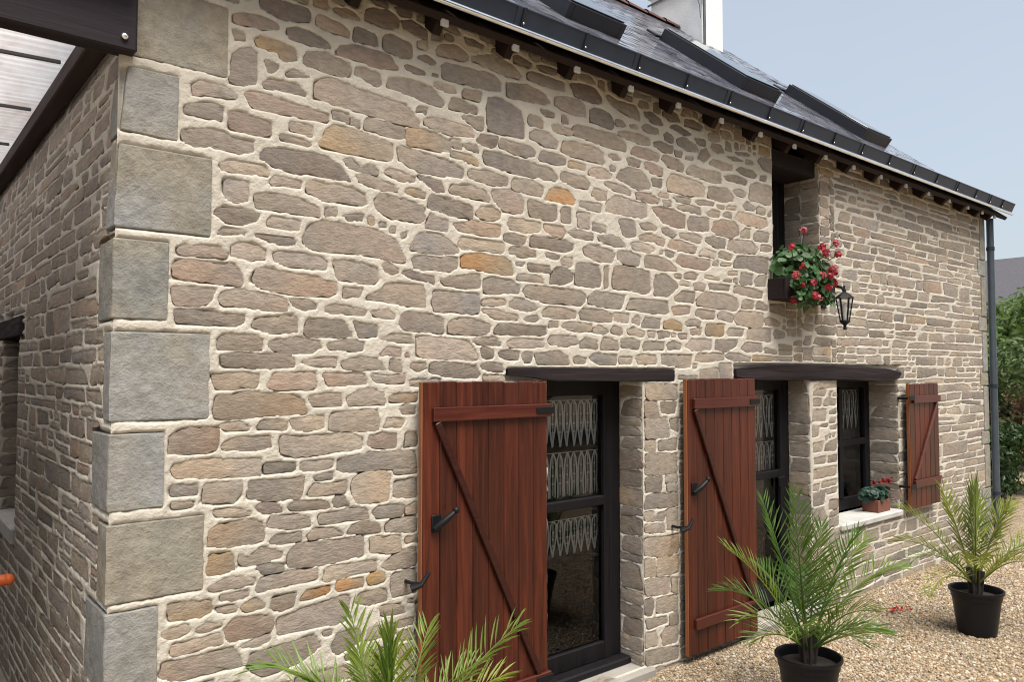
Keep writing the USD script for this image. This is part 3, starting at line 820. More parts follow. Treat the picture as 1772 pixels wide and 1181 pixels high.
r 48,87 56,87 65,85 64,79 46,79 44,84
p 67,84 83,86 100,88 101,85 99,76 76,77 67,77
r 24,82 34,82 42,83 43,79 25,78 23,79
b 51,76 63,78 64,76 58,74 52,75
r 20,76 27,75 48,76 52,68 27,68 19,71
b 38,64 48,65 49,59 38,58 26,62
b 55,71 72,72 83,73 87,68 76,63 61,61 54,66
b 89,102 115,101 115,97 104,97 90,96 88,97
O 80,93 87,93 91,93 91,91 85,90 77,90
O 95,95 108,94 108,91 95,91 94,92
O 112,95 118,95 120,92 119,91 111,91 110,93
b 124,93 137,94 137,83 124,83 123,88
b 106,87 120,87 121,82 112,81 104,84
b 128,78 131,74 118,75 117,79
b 95,71 106,71 107,66 102,64 95,62 92,66
b 309,183 341,181 341,172 310,173
b 320,171 322,161 309,162 309,171
b 340,170 339,163 325,164 324,170
b 330,160 333,148 309,148 309,161
b 342,159 342,151 335,153 333,159
b 319,146 319,139 309,140 309,146
b 340,146 340,139 322,140 322,145
b 340,136 341,125 324,124 309,125 309,138
b 325,122 324,113 309,114 309,123
b 341,123 341,118 329,118 329,123
b 341,116 341,112 330,113 330,117
r 316,112 341,110 341,102 321,103 308,104 309,111
b 316,101 317,95 308,96 308,101
b 329,100 326,94 318,95 320,99
b 341,100 341,86 330,88 330,101
b 326,92 327,87 308,89 308,93
m 329,83 341,83 341,72 326,71 308,74 308,85
b 317,71 318,60 308,61 308,72
o 341,69 341,59 319,60 320,71
r 332,57 331,47 308,49 308,59
b 340,55 340,46 334,47 334,56
b 315,46 316,40 314,36 308,37 308,46
b 340,44 340,34 319,36 319,45
b 328,32 329,29 310,28 308,34
b 340,33 340,26 332,26 332,32
b 317,25 319,17 308,17 308,26
b 328,25 340,25 340,14 325,15 323,22
b 340,11 340,3 317,5 307,6 307,15
b 540,184 554,182 554,178 517,177 518,179
b 536,176 535,171 516,172 517,175
b 528,168 528,163 516,163 516,168
b 540,169 552,167 552,163 533,163 533,166
b 536,159 535,150 514,151 515,159
b 552,159 553,156 542,156 541,158
b 525,146 523,139 514,138 514,147
b 553,146 553,143 543,143 542,145
b 531,133 528,126 515,126 515,132
b 535,131 552,134 552,125 533,126
b 534,121 534,116 516,116 516,120
b 552,121 552,116 538,116 538,120
b 551,112 551,105 514,104 515,111
b 523,99 522,94 514,95 514,99
b 551,100 551,97 528,96 527,100
b 532,93 530,83 514,83 514,92
b 551,94 551,91 536,90 533,93'''
def lean(z): return .052 * np.maximum(0, np.asarray(z) - 2.2) ** 2
house = thing('stone_house', 'long rubble stone house with slate roof and open red shutters', 'house')
DOOR1 = (2.245, 3.07, .06, 1.855); DOOR2 = (4.21, 5.11, .06, 1.86); WIN = (5.55, 6.70, .62, 1.86); LOFT = (4.60, 5.31, 2.50, 3.72)
HOLES = [DOOR1, DOOR2, WIN, LOFT]
given = []
for ln in STONES.strip().split('\n'):
    ps = ln.split(); c = Polygon(np.array([list(map(float, q.split(','))) for q in ps[1:]]) / 100).buffer(.0055, join_style=2, mitre_limit=1.5)
    if c.centroid.x < 5.5 or c.centroid.y > 3.72: given.append((ps[0], np.array(c.exterior.coords)[:-1]))
# quoins from the top down: reach along the front, bottom, top
QF = [(0.24, 3.47, 3.72), (0.414, 3.137, 3.45), (0.219, 2.83, 3.105), (0.356, 2.455, 2.794), (0.193, 2.099, 2.426), (0.36, 1.705, 2.064), (0.19, 1.363, 1.671), (0.347, 1.015, 1.327), (0.177, 0.675, 0.995), (0.4, 0.345, 0.653), (0.24, -0.12, 0.32)]
QD = [.26, .12, .20, .13, .22, .10, .27, .14, .33, .13, .28]          # how far each quoin goes round the gable
QE = [(8.80, .5, -.1), (8.72, .62, .5), (8.82, 1.1, .62), (8.74, 1.25, 1.1), (8.83, 1.75, 1.25), (8.75, 1.9, 1.75), (8.83, 2.36, 1.9), (8.74, 2.52, 2.36), (8.83, 2.98, 2.52), (8.74, 3.16, 2.98), (8.82, 3.72, 3.16)]
qholes = [(-.1, xr + .004, z0 + .004, z1 - .004) for xr, z0, z1 in QF] + [(xl - .006, 9.1, z0, z1) for xl, z1, z0 in QE]
given = [(t, c) for t, c in given if not any(c[:, 0].mean() > a and c[:, 0].mean() < b and c[:, 1].mean() > z0 and c[:, 1].mean() < z1 for a, b, z0, z1 in qholes)]
def clip_polys(gv, holes):
    out = []
    for t, c in gv:
        p = Polygon(c).buffer(0)
        for a, b, z0, z1 in holes: p = p.difference(sbox(a - .005, z0 - .012, b + .005, z1 + .012))
        if p.is_empty: continue
        if p.geom_type != 'Polygon': p = max(p.geoms, key=lambda q: q.area)
        if p.area > .0012: out.append((t, np.array(p.exterior.coords)[:-1]))
    return out
LINT = [(2.165, 2.246, -.12, 1.9), (1.94, 3.39, 1.845, 1.93), (4.06, 6.73, 1.83, 1.965)]
given = clip_polys(given, HOLES + LINT + qholes)
fmap_front = lambda u, v, d: np.stack([np.asarray(u), -np.asarray(d), np.asarray(v)], -1)
U = lines([(.0, 3.4, .0075), (3.4, 5.4, .011), (5.4, X1, .016)], [b for h in HOLES for b in h[:2]])
V = lines([(-.12, WALLTOP, .0083)], [b for h in HOLES for b in h[2:]])
BASE = {'b': .70, 'r': .17, 'p': .08, 'o': .02, 'm': .03}
front, st = masonry(house, 'front_wall', U, V, fmap_front, given, HOLES, BASE, 11, wr=.27, hr=.084, solid=qholes + LINT, grow=lambda u: float(np.interp(u, [4.0, 5.3, 8.8], [1.0, 1.2, 1.7])), courses=(5.56, X1))
allst = []
def blocked(P, boxes):
    c = P.mean(0); return any(a < c[0] < b and z0 < c[2] < z1 for a, b, z0, z1 in boxes)
allst += [(front, m, t, P) for m, t, P in st if not blocked(P, LINT + qholes)]
# gable wall, under the carport
GW = (2.33, 3.12, .96, 2.13)
fmap_gable = lambda u, v, d: np.stack([lean(v) - np.asarray(d), np.asarray(u), np.asarray(v)], -1)
Ug = lines([(0, 3.4, .0125), (3.4, DEPTH, .04)], GW[:2]); Vg = lines([(-.12, WALLTOP, .0125)], GW[2:])
gq = [(-.1, QD[i] + .006, z0 - .004, z1 + .004) for i, (xr, z0, z1) in enumerate(QF)]
gable, st = masonry(house, 'gable_wall', Ug, Vg, fmap_gable, [], [GW], {'b': .65, 'r': .2, 'p': .15}, 23, wr=.40, hr=.085, solid=gq, courses=(0.0, DEPTH))
allst += [(gable, m, t, P) for m, t, P in st if not any(a < P[:, 1].mean() < b and z0 < P[:, 2].mean() < z1 for a, b, z0, z1 in gq + [(2.2, 3.25, 2.1, 2.27)])]
# jambs
def jamb(name, x, depth, z0, z1, sgn, seed, top=None):
    fm = lambda u, v, d: np.stack([x - sgn * np.asarray(d), np.asarray(u), np.asarray(v)], -1)
    p, s_ = masonry(house, name, lines([(0, depth, .012)]), lines([(z0, z1, .0125)]), fm, [], [], BASE, seed, wr=.30, hr=.105)
    return [(p, m, t, P) for m, t, P in s_]
allst += jamb('door_jamb', DOOR1[1], .20, -.05, DOOR1[3], 1, 31) + jamb('door_jamb', DOOR2[1], .19, -.05, DOOR2[3], 1, 32)
allst += jamb('window_jamb', WIN[1], .28, WIN[2], WIN[3], 1, 33) + jamb('loft_jamb', LOFT[1], .34, LOFT[2], LOFT[3], 1, 34)
allst += jamb('door_jamb', DOOR1[0], .20, -.05, DOOR1[3], -1, 35) + jamb('door_jamb', DOOR2[0], .19, -.05, DOOR2[3], -1, 36)
allst += jamb('window_jamb', WIN[0], .28, WIN[2], WIN[3], -1, 37) + jamb('loft_jamb', LOFT[0], .34, LOFT[2], LOFT[3], -1, 38)
fm = lambda u, v, d: np.stack([np.asarray(u), GW[1] - np.asarray(d), np.asarray(v)], -1)
pj, s_ = masonry(house, 'window_jamb', lines([(.0, .5, .0125)]), lines([(GW[2], GW[3], .0125)]), fm, [], [], {'b': 1}, 39, wr=.3, hr=.10)
allst += [(pj, m, t, P) for m, t, P in s_]
size = np.array([project_area(P) for _, _, _, P in allst]); order = np.argsort(-size); big = set(order[:300].tolist())
rest = {}
def shade(m, t, path, name, material, kind=None):
    "normals smoothed except across sharp edges, carrying the tone to the split vertices"
    V_, F_ = m.vertices, m.faces; n = np.zeros_like(V_); fn = np.cross(V_[F_[:, 1]] - V_[F_[:, 0]], V_[F_[:, 2]] - V_[F_[:, 0]])
    for k in range(3): np.add.at(n, F_[:, k], fn)
    n /= np.maximum(np.linalg.norm(n, axis=1, keepdims=True), 1e-12)
    p = part(path, name, m, material, tone=t, kind=kind); g = UsdGeom.Mesh.Get(stage, p)
    g.CreateNormalsAttr(Vt.Vec3fArray.FromNumpy(n.astype(np.float32))); g.SetNormalsInterpolation('vertex'); return p
for i, (pth, m, t, P) in enumerate(allst):
    if i in big and size[i] > 0: shade(m, t, pth, 'stone', 'rubble_stone')
    else: rest.setdefault(pth, []).append((m, t))
for pth, l in rest.items():
    shade(cat([m for m, _ in l]), np.vstack([t for _, t in l]), pth, 'small_stones', 'rubble_stone', kind='stuff')
# quoins: dressed blocks, each with two faces
def quoin(x0f, x1, z0, z1, depth, parent, seed, flip=False):
    g = np.random.default_rng(seed); nx, nz, ny = 14, 14, 10
    m = trimesh.creation.box((1, 1, 1))
    m = bx(0, 1, 0, 1, 0, 1, .018)
    for _ in range(4): m = m.subdivide()
    v = m.vertices.copy(); a, b, c = v.T
    z = z0 + c * (z1 - z0)
    if not flip: x = (lean(z) - .0085) * (1 - a) + x1 * a; y = -.0075 + b * (depth + .0075)
    else: x = x0f + a * (x1 - x0f); y = -.012 + b * (depth + .012)
    P = np.stack([x, y, z], -1)
    nn = meshkit.fbm(P * 11 + seed, 4, seed) - .5
    P[:, 1] -= np.where(b < .3, nn * .008, 0); P[:, 0] -= np.where(a < .3, nn * .010, 0) * (1 if not flip else 0)
    P[:, 2] += (meshkit.fbm(P * 6 + 40, 2, seed) - .5) * .006
    base = np.array([(.255, .244, .21), (.268, .25, .205), (.245, .241, .218), (.275, .262, .225)][seed % 4]) * g.uniform(.93, 1.06)
    w = np.clip((meshkit.fbm(P * 4 + 7 * seed, 4, seed + 3) - .35) * 3, 0, 1)[:, None]
    tone = base * (1 - w) + (np.array((.29, .26, .205)) if seed % 3 == 0 else np.array((.275, .272, .26))) * w
    m2 = trimesh.Trimesh(P, m.faces, process=False)
    shade(m2, tone, parent, 'quoin', 'dressed_stone')
for i, (xr, z0, z1) in enumerate(QF): quoin(0, xr + .004, z0 + .007, z1 - .007, QD[i], front, 50 + i)
for i, (xl, z1, z0) in enumerate(QE): quoin(xl, X1 + .012, z0 + .008, z1 - .008, .2, front, 70 + i, flip=True)
# the rest of the shell
part(house, 'end_wall', bx(X1 - .45, X1, .006, DEPTH, -.12, 3.7, .002), 'mortar')
part(house, 'back_wall', bx(0.05, X1, DEPTH - .4, DEPTH, -.12, 3.9, .002), 'mortar')
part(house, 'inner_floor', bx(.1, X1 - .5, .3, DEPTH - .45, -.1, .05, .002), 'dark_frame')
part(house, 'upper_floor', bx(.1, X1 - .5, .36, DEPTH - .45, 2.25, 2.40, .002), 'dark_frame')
SL = math.atan2(3.14, 3.77); EY, EZ = -.20, 3.70; RY, RZ = 3.57, 6.84; SLEN = math.hypot(RY - EY, RZ - EZ)
XR = 9.2; XL = -.12
s_dir = np.array([0, math.cos(SL), math.sin(SL)]); s_nrm = np.array([0, -math.sin(SL), math.cos(SL)])
def rp(x, s, h=0): return np.array([x, EY, EZ]) + s_dir * s + s_nrm * h
def gable_tri(x0, x1):
    z0 = 3.68
    pts = [(x, y, z) for x in (x0, x1) for y, z in ((.0, z0), (DEPTH, z0), (RY, RZ - .25))]
    return trimesh.convex.convex_hull(np.array(pts))
part(house, 'gable_top', gable_tri(.14, .5), 'mortar'); part(house, 'gable_top', gable_tri(X1 - .4, X1 - .01), 'mortar')
def slab(x0, x1, s0, s1, h0, h1, bev=.003):
    return hullbox([rp((x0, x1)[i & 1], (s0, s1)[(i >> 1) & 1], (h0, h1)[(i >> 2) & 1]) for i in range(8)], bev)
back = hullbox([((XL, XR)[i & 1], (RY + .001, DEPTH + .3)[(i >> 1) & 1], (RZ, RZ - (DEPTH + .3 - RY) * .835)[(i >> 1) & 1] + (-.07, 0)[(i >> 2) & 1]) for i in range(8)], .003)
roof = part(house, 'roof', cat([slab(XL, XR, .0, SLEN - .01, -.085, -.045), back]), 'rafter_wood', tone=None)
def ones(m, c=(1, 1, 1)): return np.tile(np.array(c, float), (len(m.vertices), 1))
# slates, laid in courses from the eave up
SV, SF, ST = [], [], []; ex, wd = .115, .20; g = np.random.default_rng(5); k = 0
for r in range(int((SLEN - .02) / ex)):
    for c in range(-1, int((XR - XL) / wd) + 2):
        x0 = XL + c * wd + (r % 2) * wd / 2 + g.normal(0, .002); x1_ = x0 + wd - .004; x0, x1_ = max(x0, XL), min(x1_, XR)
        if x1_ - x0 < .03: continue
        s0 = r * ex + .0 + g.normal(0, .003); s1 = min(s0 + ex * 2.05, SLEN); t0 = .0008 + g.normal(0, .0005); tw = g.normal(0, .0016)
        for (x, s, h) in [(x0, s0, t0 + tw - .0012), (x1_, s0, t0 - tw - .0012), (x1_, s1, -.0042), (x0, s1, -.0042), (x0, s0, t0 + tw + .0008), (x1_, s0, t0 - tw + .0008), (x1_, s1, -.0014), (x0, s1, -.0014)]:
            SV.append(rp(x, s, h))
        b = k * 8; SF += [(b + 4, b + 5, b + 6), (b + 4, b + 6, b + 7), (b, b + 1, b + 5), (b, b + 5, b + 4), (b + 1, b + 2, b + 6), (b + 1, b + 6, b + 5), (b + 3, b, b + 4), (b + 3, b + 4, b + 7), (b, b + 3, b + 2), (b, b + 2, b + 1)]
        v = g.uniform(.5, 1.7); ST += [np.array((.125, .130, .155)) * v] * 8; k += 1
part(roof, 'slates', trimesh.Trimesh(np.array(SV), np.array(SF), process=False), 'slate', tone=ST, kind='stuff')
for i in range(24):                                            # red ridge tiles
    x = XL + .02 + i * .39; pts = []
    n = 7; V0 = []
    for e, (xx_, rr) in enumerate(((x, .085), (x + .40, .07))):
        for j in range(n):
            t = math.pi * j / (n - 1); V0.append((xx_, RY + math.cos(t) * rr * 1.25, RZ - .045 + math.sin(t) * rr))
    Fc = [];
    for j in range(n - 1): Fc += [(j, j + 1, n + j + 1), (j, n + j + 1, n + j)]
    if x < 8.6: part(roof, 'ridge_tile', trimesh.Trimesh(np.array(V0), np.array(Fc), process=False), 'red_tile', smooth=True)
# rafter tails with pale sawn ends
RX = [.05, .51, .97, 1.43, 1.89, 2.35, 2.81, 3.27, 3.74, 4.22, 4.68, 5.15, 5.62, 6.12, 6.62, 7.12, 7.62, 8.1, 8.5, 8.86]
for i, x in enumerate(RX):
    e = rp(x, .03, -.125); q = rp(x, 1.1, -.125)
    r_ = part(house, 'rafter', bar(e, q, .05, .075, up=s_nrm), 'rafter_wood', tone=None)
    part(r_, 'rafter_end', bx(x - .023, x + .023, EY + .045, EY + .062, EZ - .088, EZ - .022, .004), 'end_grain')
# gutter: dark upright band with straps over a bright rounded bead
gut = part(house, 'gutter', cat([hullbox([np.array([(XL, XR)[a & 1], 0, 0]) + np.array([[0, EY - .012, EZ + .012], [0, EY + .004, EZ + .012], [0, EY - .052, EZ + .100], [0, EY - .040, EZ + .100]])[((a >> 2) & 1) * 2 + ((a >> 1) & 1)] for a in range(8)], .001),
                                  tube([(XL, EY - .047, EZ + .101), (XR, EY - .047, EZ + .101)], .008, 8)]), 'zinc_dark')
part(gut, 'bead', tube([(XL, EY - .018, EZ - .004), (XR, EY - .018, EZ - .004)], .0155, 10), 'zinc_bright', smooth=True)
for i in range(len(RX)):
    x = RX[i] - .02
    b_ = part(gut, 'strap', hullbox([np.array([x + (-.009, .009)[a & 1], 0, 0]) + np.array([[0, EY - .022, EZ + .005], [0, EY - .010, EZ + .005], [0, EY - .062, EZ + .102], [0, EY - .050, EZ + .102]])[((a >> 2) & 1) * 2 + ((a >> 1) & 1)] for a in range(8)], .002), 'dark_flashing')
    part(gut, 'strap_screw', moved(trimesh.creation.icosphere(1, .0065), (x + .004, EY - .030, EZ + .030)), 'zinc_bright', smooth=True)
    if i % 2 == 0: part(gut, 'joint_plate', hullbox([np.array([x + (-.05, -.018)[a & 1], 0, 0]) + np.array([[0, EY - .0165, EZ + .014], [0, EY - .010, EZ + .014], [0, EY - .0565, EZ + .098], [0, EY - .050, EZ + .098]])[((a >> 2) & 1) * 2 + ((a >> 1) & 1)] for a in range(8)], .001), 'zinc_dark')
# downpipe at the far corner
dp = part(house, 'downpipe', tube([(9.01, -.05, 3.64), (9.01, -.05, .05)], .037, 14), 'zinc_pipe', smooth=40)
for z in (3.3, 1.75, .55): part(dp, 'collar', tube([(9.01, -.05, z - .02), (9.01, -.05, z + .02)], .043, 14), 'zinc_dark', smooth=40)
# skylights standing proud of the slates
for xl in (3.10, 5.30, 7.62):
    s0, s1, w = 1.22, 2.42, .60
    sk = part(house, 'skylight', cat([slab(xl, xl + .05, s0, s1, -.01, .115), slab(xl + w - .05, xl + w, s0, s1, -.01, .115), slab(xl + .051, xl + w - .051, s0, s0 + .06, -.01, .114), slab(xl + .051, xl + w - .051, s1 - .06, s1, -.01, .114)]), 'dark_flashing')
    part(sk, 'pane', slab(xl + .02, xl + w - .02, s0 + .02, s1 - .02, .117, .128), 'skylight_glass')
    part(sk, 'flashing', slab(xl - .06, xl + w + .06, s1 + .002, s1 + .16, .012, .035), 'dark_flashing')
# chimney
ch = part(house, 'chimney', bx(8.02, 8.52, 3.12, 4.02, 6.2, 7.42, .01), 'white_render')
part(ch, 'cap', bx(7.95, 8.59, 3.05, 4.09, 7.421, 7.53, .012), 'white_render'); part(ch, 'flue', lathe([(.10, 0), (.12, 0), (.11, .35), (.09, .35), (.09, 0)], 16).apply_translation((8.27, 3.6, 7.53)), 'terracotta')
# lintels
def rough_beam(x0, x1, y0, y1, zb, zt, seed, amp):
    m = bx(0, 1, 0, 1, 0, 1, .04)
    for _ in range(5): m = m.subdivide()
    a, b, c = m.vertices.T; x = x0 + a * (x1 - x0)
    lo, hi = np.interp(a, *zb), np.interp(a, *zt)
    z = lo + c * (hi - lo); y = y0 + b * (y1 - y0); P = np.stack([x, y, z], -1)
    n1 = meshkit.fbm(P * (1.4, 9, 9) + seed, 4, seed) - .5; n2 = meshkit.fbm(P * (2.0, 12, 12) + seed + 50, 4, seed) - .5
    P[:, 2] += n1 * amp; P[:, 1] += n2 * amp
    return trimesh.Trimesh(P, m.faces, process=False)
def beam(parent, name, m, material): return part(parent, name, m, material, smooth=40)
beam(house, 'lintel', rough_beam(1.95, 3.385, -.016, .17, ([0, .08, .25, 1], [1.885, 1.880, 1.852, 1.842]), ([0, .3, 1], [1.922, 1.930, 1.915]), 3, .014), 'old_beam')
beam(house, 'lintel', rough_beam(4.07, 6.73, -.03, .165, ([0, .1, .35, .7, .93, 1], [1.865, 1.84, 1.845, 1.825, 1.815, 1.87]), ([0, .15, .35, .7, .9, 1], [1.925, 1.955, 1.962, 1.955, 1.935, 1.905]), 8, .035), 'old_beam')
beam(house, 'lintel', rough_beam(4.45, 5.42, .03, .34, ([0, 1], [3.52, 3.52]), ([0, 1], [3.66, 3.66]), 12, .012), 'old_beam')
beam(house, 'gable_lintel', trimesh.Trimesh(np.stack([(lambda q: q[:, 1])(rough_beam(2.18, 3.3, -.02, .4, ([0, 1], [2.125, 2.125]), ([0, 1], [2.25, 2.25]), 14, .02).vertices), (lambda q: q[:, 0])(rough_beam(2.18, 3.3, -.02, .4, ([0, 1], [2.125, 2.125]), ([0, 1], [2.25, 2.25]), 14, .02).vertices), (lambda q: q[:, 2])(rough_beam(2.18, 3.3, -.02, .4, ([0, 1], [2.125, 2.125]), ([0, 1], [2.25, 2.25]), 14, .02).vertices)], -1), rough_beam(2.18, 3.3, -.02, .4, ([0, 1], [2.125, 2.125]), ([0, 1], [2.25, 2.25]), 14, .02).faces[:, ::-1], process=False), 'old_beam')
part(house, 'gable_sill', bx(-.03, .5, GW[0] - .05, GW[1] + .05, .86, .958, .008), 'white_sill')
gd = part(house, 'gable_window', cat([bx(.30, .36, GW[0], GW[1], GW[2], GW[2] + .08), bx(.30, .36, GW[0], GW[1], GW[3] - .08, GW[3]), bx(.301, .359, GW[0], GW[0] + .07, GW[2] + .081, GW[3] - .081), bx(.301, .359, GW[1] - .07, GW[1], GW[2] + .081, GW[3] - .081)]), 'dark_frame')
part(gd, 'pane', ([(.33, GW[1] - .07, GW[2] + .08), (.33, GW[0] + .07, GW[2] + .08), (.33, GW[0] + .07, GW[3] - .08), (.33, GW[1] - .07, GW[3] - .08)], [(0, 1, 2, 3)]), 'window_glass')
# door leaves and windows set back in the openings
def glazed(kind, x0, x1, z0, z1, y, rails, stile=.085, label=None):
    d = part(house, kind, cat([bx(x0, x0 + stile, y, y + .06, z0, z1), bx(x1 - stile, x1, y, y + .06, z0, z1), bx(x0 + stile + .0005, x1 - stile - .0005, y + .002, y + .058, z1 - .10, z1 - .001), bx(x0 + stile + .0005, x1 - stile - .0005, y + .002, y + .058, z0 + .001, z0 + .11)]), 'dark_frame', label=label)
    zs = [z0 + .11] + [r for r in rails] + [z1 - .10]
    for r in rails: part(d, 'rail', bx(x0 + stile + .0005, x1 - stile - .0005, y - .006, y + .056, r - .03, r + .03, .006), 'dark_frame')
    for a, b in zip(zs[:-1], zs[1:]):
        za, zb = a + .031 if a != zs[0] else a + .001, b - .031 if b != zs[-1] else b - .001; part(d, 'pane', ([(x0 + stile, y + .028, za), (x1 - stile, y + .028, za), (x1 - stile, y + .028, zb), (x0 + stile, y + .028, zb)], [(0, 1, 2, 3)]), 'window_glass')
    return d
d1 = glazed('door', DOOR1[0], DOOR1[1], .085, DOOR1[3], .195, [1.085], stile=.15)
part(d1, 'threshold', bx(DOOR1[0] + .002, DOOR1[1] - .002, .10, .19, .05, .095, .01), 'dark_frame')
d2 = glazed('door', DOOR2[0], DOOR2[1], .085, DOOR2[3], .185, [1.085], stile=.13)
part(d2, 'handle', cat([tube([(4.95, .18, 1.06), (4.95, .14, 1.06), (4.86, .14, 1.06)], .009, 8), bx(4.935, 4.965, .175, .184, .98, 1.12, .003)]), 'black_iron')
w1 = glazed('window', WIN[0], WIN[1], WIN[2] + .02, WIN[3], .27, [1.25], stile=.09)
part(w1, 'mullion', bx(6.10, 6.16, .262, .335, WIN[2] + .131, WIN[3] - .101, .004), 'dark_frame')
part(house, 'window_sill', bx(WIN[0] + .003, WIN[1] - .003, -.035, .27, WIN[2] - .05, WIN[2] + .008, .012), 'white_sill')
part(house, 'loft_door', cat([bx(LOFT[0] + i * .118, LOFT[0] + i * .118 + .115, .31, .34, LOFT[2], LOFT[3] - .2, .004) for i in range(6)]), 'dark_frame')
part(house, 'loft_post', bx(LOFT[0] + .002, LOFT[0] + .10, .10, .31, LOFT[2], 3.515, .006), 'dark_frame')
part(house, 'loft_sill', bx(LOFT[0] + .003, LOFT[1] - .003, .003, .34, LOFT[2] - .03, LOFT[2] + .006, .006), 'concrete')
for a, b in ((1.98, 3.13), (4.12, 5.18)):
    part(house, 'door_step', bx(a, b, -.05, .19, -.1, .05, .012), 'concrete')

# shutters folded back against the wall
def shutter(x0, x1, z0, z1, y, nb, batz, brace, hinge_right, label, latch=True):
    g = np.random.default_rng(int(x0 * 100)); yb = y - .030
    core = [bx(x0 + .05, x1 + (.008 if hinge_right else 0), yb - .024, yb - .0015, z - .035, z + .035, .004) for z in batz]
    (bx0, bz0), (bx1, bz1) = brace
    br = (bar((bx0, yb - .0125, bz0), (bx1, yb - .0125, bz1), (.021), .036, up=np.cross((bx1 - bx0, 0, bz1 - bz0), (0, 1, 0)) / np.hypot(bx1 - bx0, bz1 - bz0), bev=.004))
    m = bx(x0 + .004, x1 - .004, y + .0005, y + .004, z0 + .004, z1 - .004, .001); sh = part(house, 'shutter', m, 'varnished_wood', label=label, tone=ones(m))
    for m in core: part(sh, 'batten', m, 'varnished_rail', tone=ones(m))
    part(sh, 'brace', br, 'varnished_rail', tone=ones(br, (.45, .42, .45) if hinge_right else (1, 1, 1)))
    xs = np.linspace(x0, x1, nb + 1)
    for i in range(nb):
        b = bx(xs[i] + .0012, xs[i + 1] - .0012, yb, y, z0 + g.normal(0, .0015), z1 + g.normal(0, .0015), .005)
        part(sh, 'board', b, 'varnished_wood', tone=ones(b, np.array((1, 1, 1)) * g.uniform(.7, 1.35)))
    e = bx(x0 - .007, x0 - .0005, yb + .001, y - .001, z0, z1, .002); part(sh, 'edge_strip', e, 'edge_wood', tone=ones(e))
    return sh, yb
def latch(sh, x, z, yb):
    part(sh, 'latch', cat([bx(x - .028, x + .028, yb - .012, yb - .0005, z - .05, z + .035, .004), tube([(x - .02, yb - .02, z - .03), (x + .02, yb - .05, z + .01), (x + .07, yb - .055, z + .045)], [.016, .018, .012], 10), moved(trimesh.creation.icosphere(2, .017), (x + .082, yb - .055, z + .055))]), 'black_iron', smooth=40)
def stopper(x, z, y=-.13):
    part(house, 'shutter_stop', cat([tube([(x, .01, z - .01), (x, -.06, z - .01), (x, y, z)], .009, 8), tube([(x - .035, y + .02, z - .02), (x + .01, y, z - .005), (x + .05, y - .01, z + .05)], [.018, .014, .008], 8)]), 'black_iron', smooth=40)
S1, y1 = shutter(1.355, 2.172, .03, 1.853, -.055, 8, (1.693, .245), ((1.43, 1.655), (2.10, .285)), True, 'tall red-brown shutter beside the nearest palm')
latch(S1, 1.432, 1.17, y1); stopper(1.31, .90)
S2, y2 = shutter(3.415, 4.205, .055, 1.856, -.055, 8, (1.693, .255), ((3.48, 1.655), (4.13, .295)), True, 'tall red-brown shutter between the two doors')
latch(S2, 3.475, 1.14, y2); stopper(3.345, .905)
S3, y3 = shutter(6.75, 7.40, .628, 1.795, -.055, 6, (1.645, .855), ((6.82, .895), (7.34, 1.605)), False, 'short red-brown shutter right of the window')
for z in (1.66, .84): part(S3, 'hinge', cat([tube([(6.70, .0, z), (6.70, -.09, z)], .012, 8), bx(6.68, 6.80, y3 - .030, y3 - .025, z - .02, z + .02, .002)]), 'black_iron')
for sh, x, yy in ((S1, 2.16, y1), (S2, 4.19, y2)):
    for z in (1.693, .25): part(sh, 'hinge', bx(x - .09, x + .03, yy - .030, yy - .0245, z - .018, z + .018, .002), 'black_iron')

# lace hangings behind the glass: rows of pointed drops
def lace(x0, x1, zt, h, n, y, name_label, motif=0):
    ms = []; w = (x1 - x0) / n
    for i in range(n):
        c = x0 + (i + .5) * w; z0 = zt - h
        prof = [(0, 0), (.36, -.10), (.44, -.35), (.34, -.62), (.16, -.82), (0, -1.0)] if motif == 0 else [(0, 0), (.30, -.14), (.40, -.32), (.36, -.7), (.36, -1.0)]
        for s in (-1, 1):
            P = [(c + s * px * w, y + .004 * math.sin(3 * i + 5 * pz), zt + pz * h) for px, pz in prof]
            V_ = []; Fc = []
            for q in P: V_ += [(q[0] - .0065, q[1], q[2]), (q[0] + .0065, q[1], q[2] + .004)]
            for k in range(len(P) - 1): Fc += [(2 * k, 2 * k + 1, 2 * k + 3), (2 * k, 2 * k + 3, 2 * k + 2)]
            ms.append(trimesh.Trimesh(np.array(V_), np.array(Fc), process=False))
        for pz in (-.3, -.5, -.68):
            r = w * .13; t = trimesh.creation.annulus(r * .45, r, .0015, sections=10); t.apply_transform(trimesh.transformations.rotation_matrix(math.pi / 2, (1, 0, 0))); t.apply_translation((c, y, zt + pz * h)); ms.append(t)
        ms.append(bx(c - .003, c + .003, y - .001, y + .001, zt - h * .95, zt, .0004))
    ms.append(bx(x0, x1, y - .002, y + .002, zt - .002, zt + .003, .001))
    single('lace_curtain', cat(ms), 'lace', name_label, 'curtain')
lace(2.26, 2.93, 1.725, .29, 11, .262, 'top row of pointed lace drops in the upper pane of the near door')
lace(2.26, 2.93, 1.40, .275, 11, .262, 'lower row of lace loops just above the crossrail of the near door', 1)
lace(2.26, 2.93, .985, .22, 11, .262, 'row of lace points just below the crossrail of the near door')
lace(4.30, 5.00, 1.715, .34, 9, .25, 'top row of lace drops in the door by the window pier')
lace(4.30, 5.00, 1.34, .24, 9, .25, 'second row of lace loops in the door by the window pier', 1)
lace(5.63, 6.62, 1.73, .36, 12, .345, 'row of lace drops at the top of the window')
